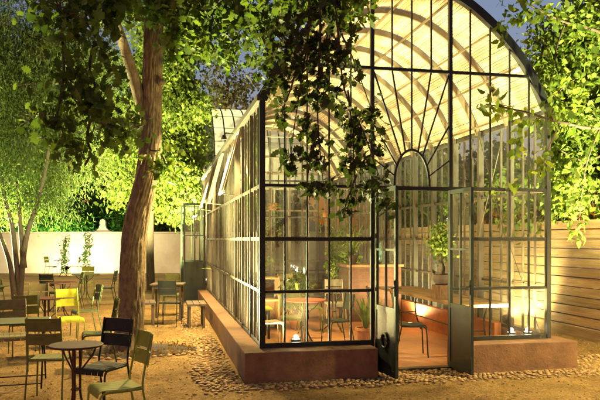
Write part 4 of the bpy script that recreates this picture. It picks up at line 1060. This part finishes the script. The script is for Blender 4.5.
# bushes beyond the white wall
k = 0
for (a,b,t0,lab,mt,sz) in ((22,62,200,'ferny bright green bush rising behind the left part of the white wall','fern_leaf',.34),(60,100,206,'ferny green bush behind the white wall, left of its finial','fern_leaf',.34),(98,135,203,'green bush behind the white wall, right of its finial','fern_leaf',.3),(150,188,210,'dark bush behind the white wall near the side doors','oak_leaf',.3),(-20,24,196,'leafy bush behind the white wall at the photo left edge','fern_leaf',.3)):
    k += 1; cl = rc(a,b,t0+8,232,36,1.2,12,.75,22,14,gg)
    c = P((a+b)/2,232,36)
    simple_tree('garden_bush',lab,'bush',None,[[Vector((c.x,36,0)),Vector((c.x+.1,36,1.2)),Vector((c.x-.1,36,2.6))]],cl,M['twig'],M[mt],SLIM if mt=='fern_leaf' else QUAD,sz*1.2,50+k,-.2 if mt=='fern_leaf' else .2,.28,'bushes behind the white wall',r0=.06)
for (px,top,Y,wd,lab,mt) in ((10,70,46,3.0,'tall dark tree far beyond the wall at the left','oak_leaf'),(62,60,48,3.2,'broad dark tree far beyond the wall behind the slim stems','oak_leaf'),(120,100,50,2.4,'dark tree far beyond the wall, left of the oak trunk','oak_leaf'),(160,120,46,2.0,'dark tree far beyond the wall behind the floodlit tree','oak_leaf')):
    c = P(px,0,Y); zt = EYE+(HY-top)*Y/F; cl = []
    for _ in range(16): cl.append((Vector((c.x+gg.normal(0,wd*.5),Y+gg.normal(0,1),gg.uniform(zt*.35,zt*.92))),(wd*.42,wd*.42,zt*.13),22,14))
    simple_tree('leafy_tree',lab,'tree',None,[[Vector((c.x,Y,0)),Vector((c.x+.2,Y,zt*.4)),Vector((c.x,Y,zt*.85))]],cl,M['twig'],M[mt],QUAD,.5,60+int(px),.2,.4,'trees beyond the wall',r0=.25)
cl = rc(214,246,62,100,27,.8,9,.38,7,9,gg)+rc(232,258,72,112,27.5,.8,6,.36,8,10,gg)+rc(207,220,80,110,27.5,.8,4,.36,8,10,gg)
simple_tree('bare_tree','sparse tan tree rising behind the glasshouse wing roof','tree',None,[[Vector((GX(228,27),27,0)),P(229,160,27),P(228,100,27),P(226,62,27)],[P(228,110,27),P(238,85,27)],[P(229,120,27),P(218,85,27)]],cl,M['pale_bark'],M['tan_leaf'],QUAD,.16,71,.3,.18,r0=.12)
cl = rc(194,206,130,215,24.6,.4,9,.3,16,12,gg)
simple_tree('cypress_tree','narrow dark tree standing just left of the glasshouse wing','tree',None,[[Vector((GX(201,24.6),24.6,0)),P(202,180,24.6),P(203,95,24.6)]],cl,M['twig'],M['oak_leaf'],QUAD,.16,72,.0,.16,r0=.10)
# trees beyond the timber fence, and seen through the greenhouse
for (w_,d_,lab,mt,hh) in ((7.2,9.5,'leafy tree beyond the fence, seen through the right glass wall','plane_leaf',4.3),(7.4,14.5,'taller leafy tree beyond the far end of the fence','plane_leaf',5.2),(4.5,22.0,'dark tree behind the greenhouse, seen through its far end','oak_leaf',5.0),(1.4,23.0,'leafy tree behind the far left corner of the glasshouse wing','oak_leaf',5.0)):
    p = GH(w_,d_); cl = [(Vector((p.x+gg.normal(0,.7),p.y+gg.normal(0,.8),gg.uniform(hh*.35,hh*.95))),(.6,.6,.5),22,14) for _ in range(18)]
    simple_tree('leafy_tree',lab,'tree',None,[[p,p+Vector((.1,0,hh*.4)),p+Vector((0,0,hh*.85))]],cl,M['pale_bark'],M[mt],QUAD,.2,80+int(d_*10),.3,.17,'trees around the greenhouse',r0=.12)

# broad leaved tree at the right
pt = thing('plane_tree','broad leaved tree overhanging the timber fence at the right','tree',(0,0,0)); g = np.random.default_rng(200)
B = Vector((6.0,11.2,0))
limb(pt,smoothpath([B,B+Vector((.05,0,1.5)),P(655,110,11),P(640,40,10.8),P(630,-60,10.6)],5),.20,.09,M['pale_bark'],12,'trunk')
BR = [([(655,118,11),(600,128,9.4),(560,122,8.4),(525,112,7.7),(486,104,7.2)],.03),([(655,60,11),(600,32,9.6),(565,22,9.0),(535,8,8.6),(508,-8,8.4)],.03),([(645,130,11),(590,160,10.6),(560,150,10.4)],.03),([(600,128,9.4),(585,170,9.3),(578,235,9.2)],.014),([(560,122,8.4),(548,150,8.2),(540,175,8.0)],.012),([(565,22,9.0),(555,60,8.8),(570,95,8.8)],.012),([(645,80,11),(585,75,10.6),(550,100,10.4)],.03)]
for b,r in BR: limb(pt,smoothpath([P(*q) for q in b],5),r,.006,M['twig'],7)
near = []
for pl,n,sp_ in (([(520,110,7.7),(500,106,7.35),(484,102,7.15)],44,.055),([(560,122,8.4),(540,118,8.0),(522,112,7.7)],24,.06),([(600,128,9.4),(575,122,8.9),(552,112,8.3)],70,.11),([(600,32,9.6),(565,22,9.0),(540,10,8.7),(508,-6,8.4)],130,.12),([(550,8,8.8),(520,16,8.6),(506,26,8.5)],55,.05),([(585,170,9.3),(580,205,9.2),(577,238,9.2)],60,.07),([(545,150,8.2),(540,175,8.0)],18,.06),([(555,60,8.8),(562,80,8.8),(572,100,8.8)],60,.10),([(590,60,9.3),(580,90,9.2),(590,115,9.2)],90,.13),([(590,5,9.3),(575,25,9.1),(590,50,9.3)],80,.13),([(500,20,8.4),(503,40,8.4)],14,.03),([(525,118,7.7),(520,140,7.7),(516,158,7.7)],24,.05),([(545,165,8.1),(520,182,7.9),(490,192,7.7)],22,.05)):
    near.append(strand(g,smoothpath([P(*q) for q in pl],4),n,sp_,.5))
leaves('near_foliage',np.concatenate(near),.115,OVATE,M['plane_leaf'],pt,g,.3)
cl = rc(553,640,100,205,11.2,.8,52,.34,20,14,gg)+rc(548,640,30,120,11.4,.8,50,.36,18,14,gg)+rc(500,560,150,222,12.6,.7,16,.30,14,12,gg)+rc(570,640,-60,45,11.2,.8,22,.4,14,13,gg)
ap = []; tw = MB()
for c,r,ns,nl in cl:
    a,sub = clump(g,tuple(c),r,ns,nl,.10); ap.append(a)
    for s in sub[::3]: tw.tube(wiggle(g,c,s,2,.05),.006,4)
tw.build('twigs',M['twig'],pt); leaves('crown',np.concatenate(ap),.11,OVATE,M['plane_leaf'],pt,g,.3,.5)

# climbers on the white wall
for px,h,lab,sd in ((66,1.75,'left one of two thin climbers on the white wall',1),(86,1.95,'right one of two thin climbers on the white wall, nearer the finial',2)):
    t = thing('wall_climber',lab,'climbing plant',(GX(px,31.85),31.88,0),0,'climbers on the white wall'); gq = np.random.default_rng(300+sd)
    pth = [Vector((gq.normal(0,.05),0,z)) for z in np.linspace(0,h,8)]
    MB().tube(pth,.012,5).build('stem',M['twig'],t)
    leaves('foliage',strand(gq,[p+Vector((0,-.05,0)) for p in pth],190,.10,.4),.12,QUAD,M['fern_leaf'],t,gq,.3)
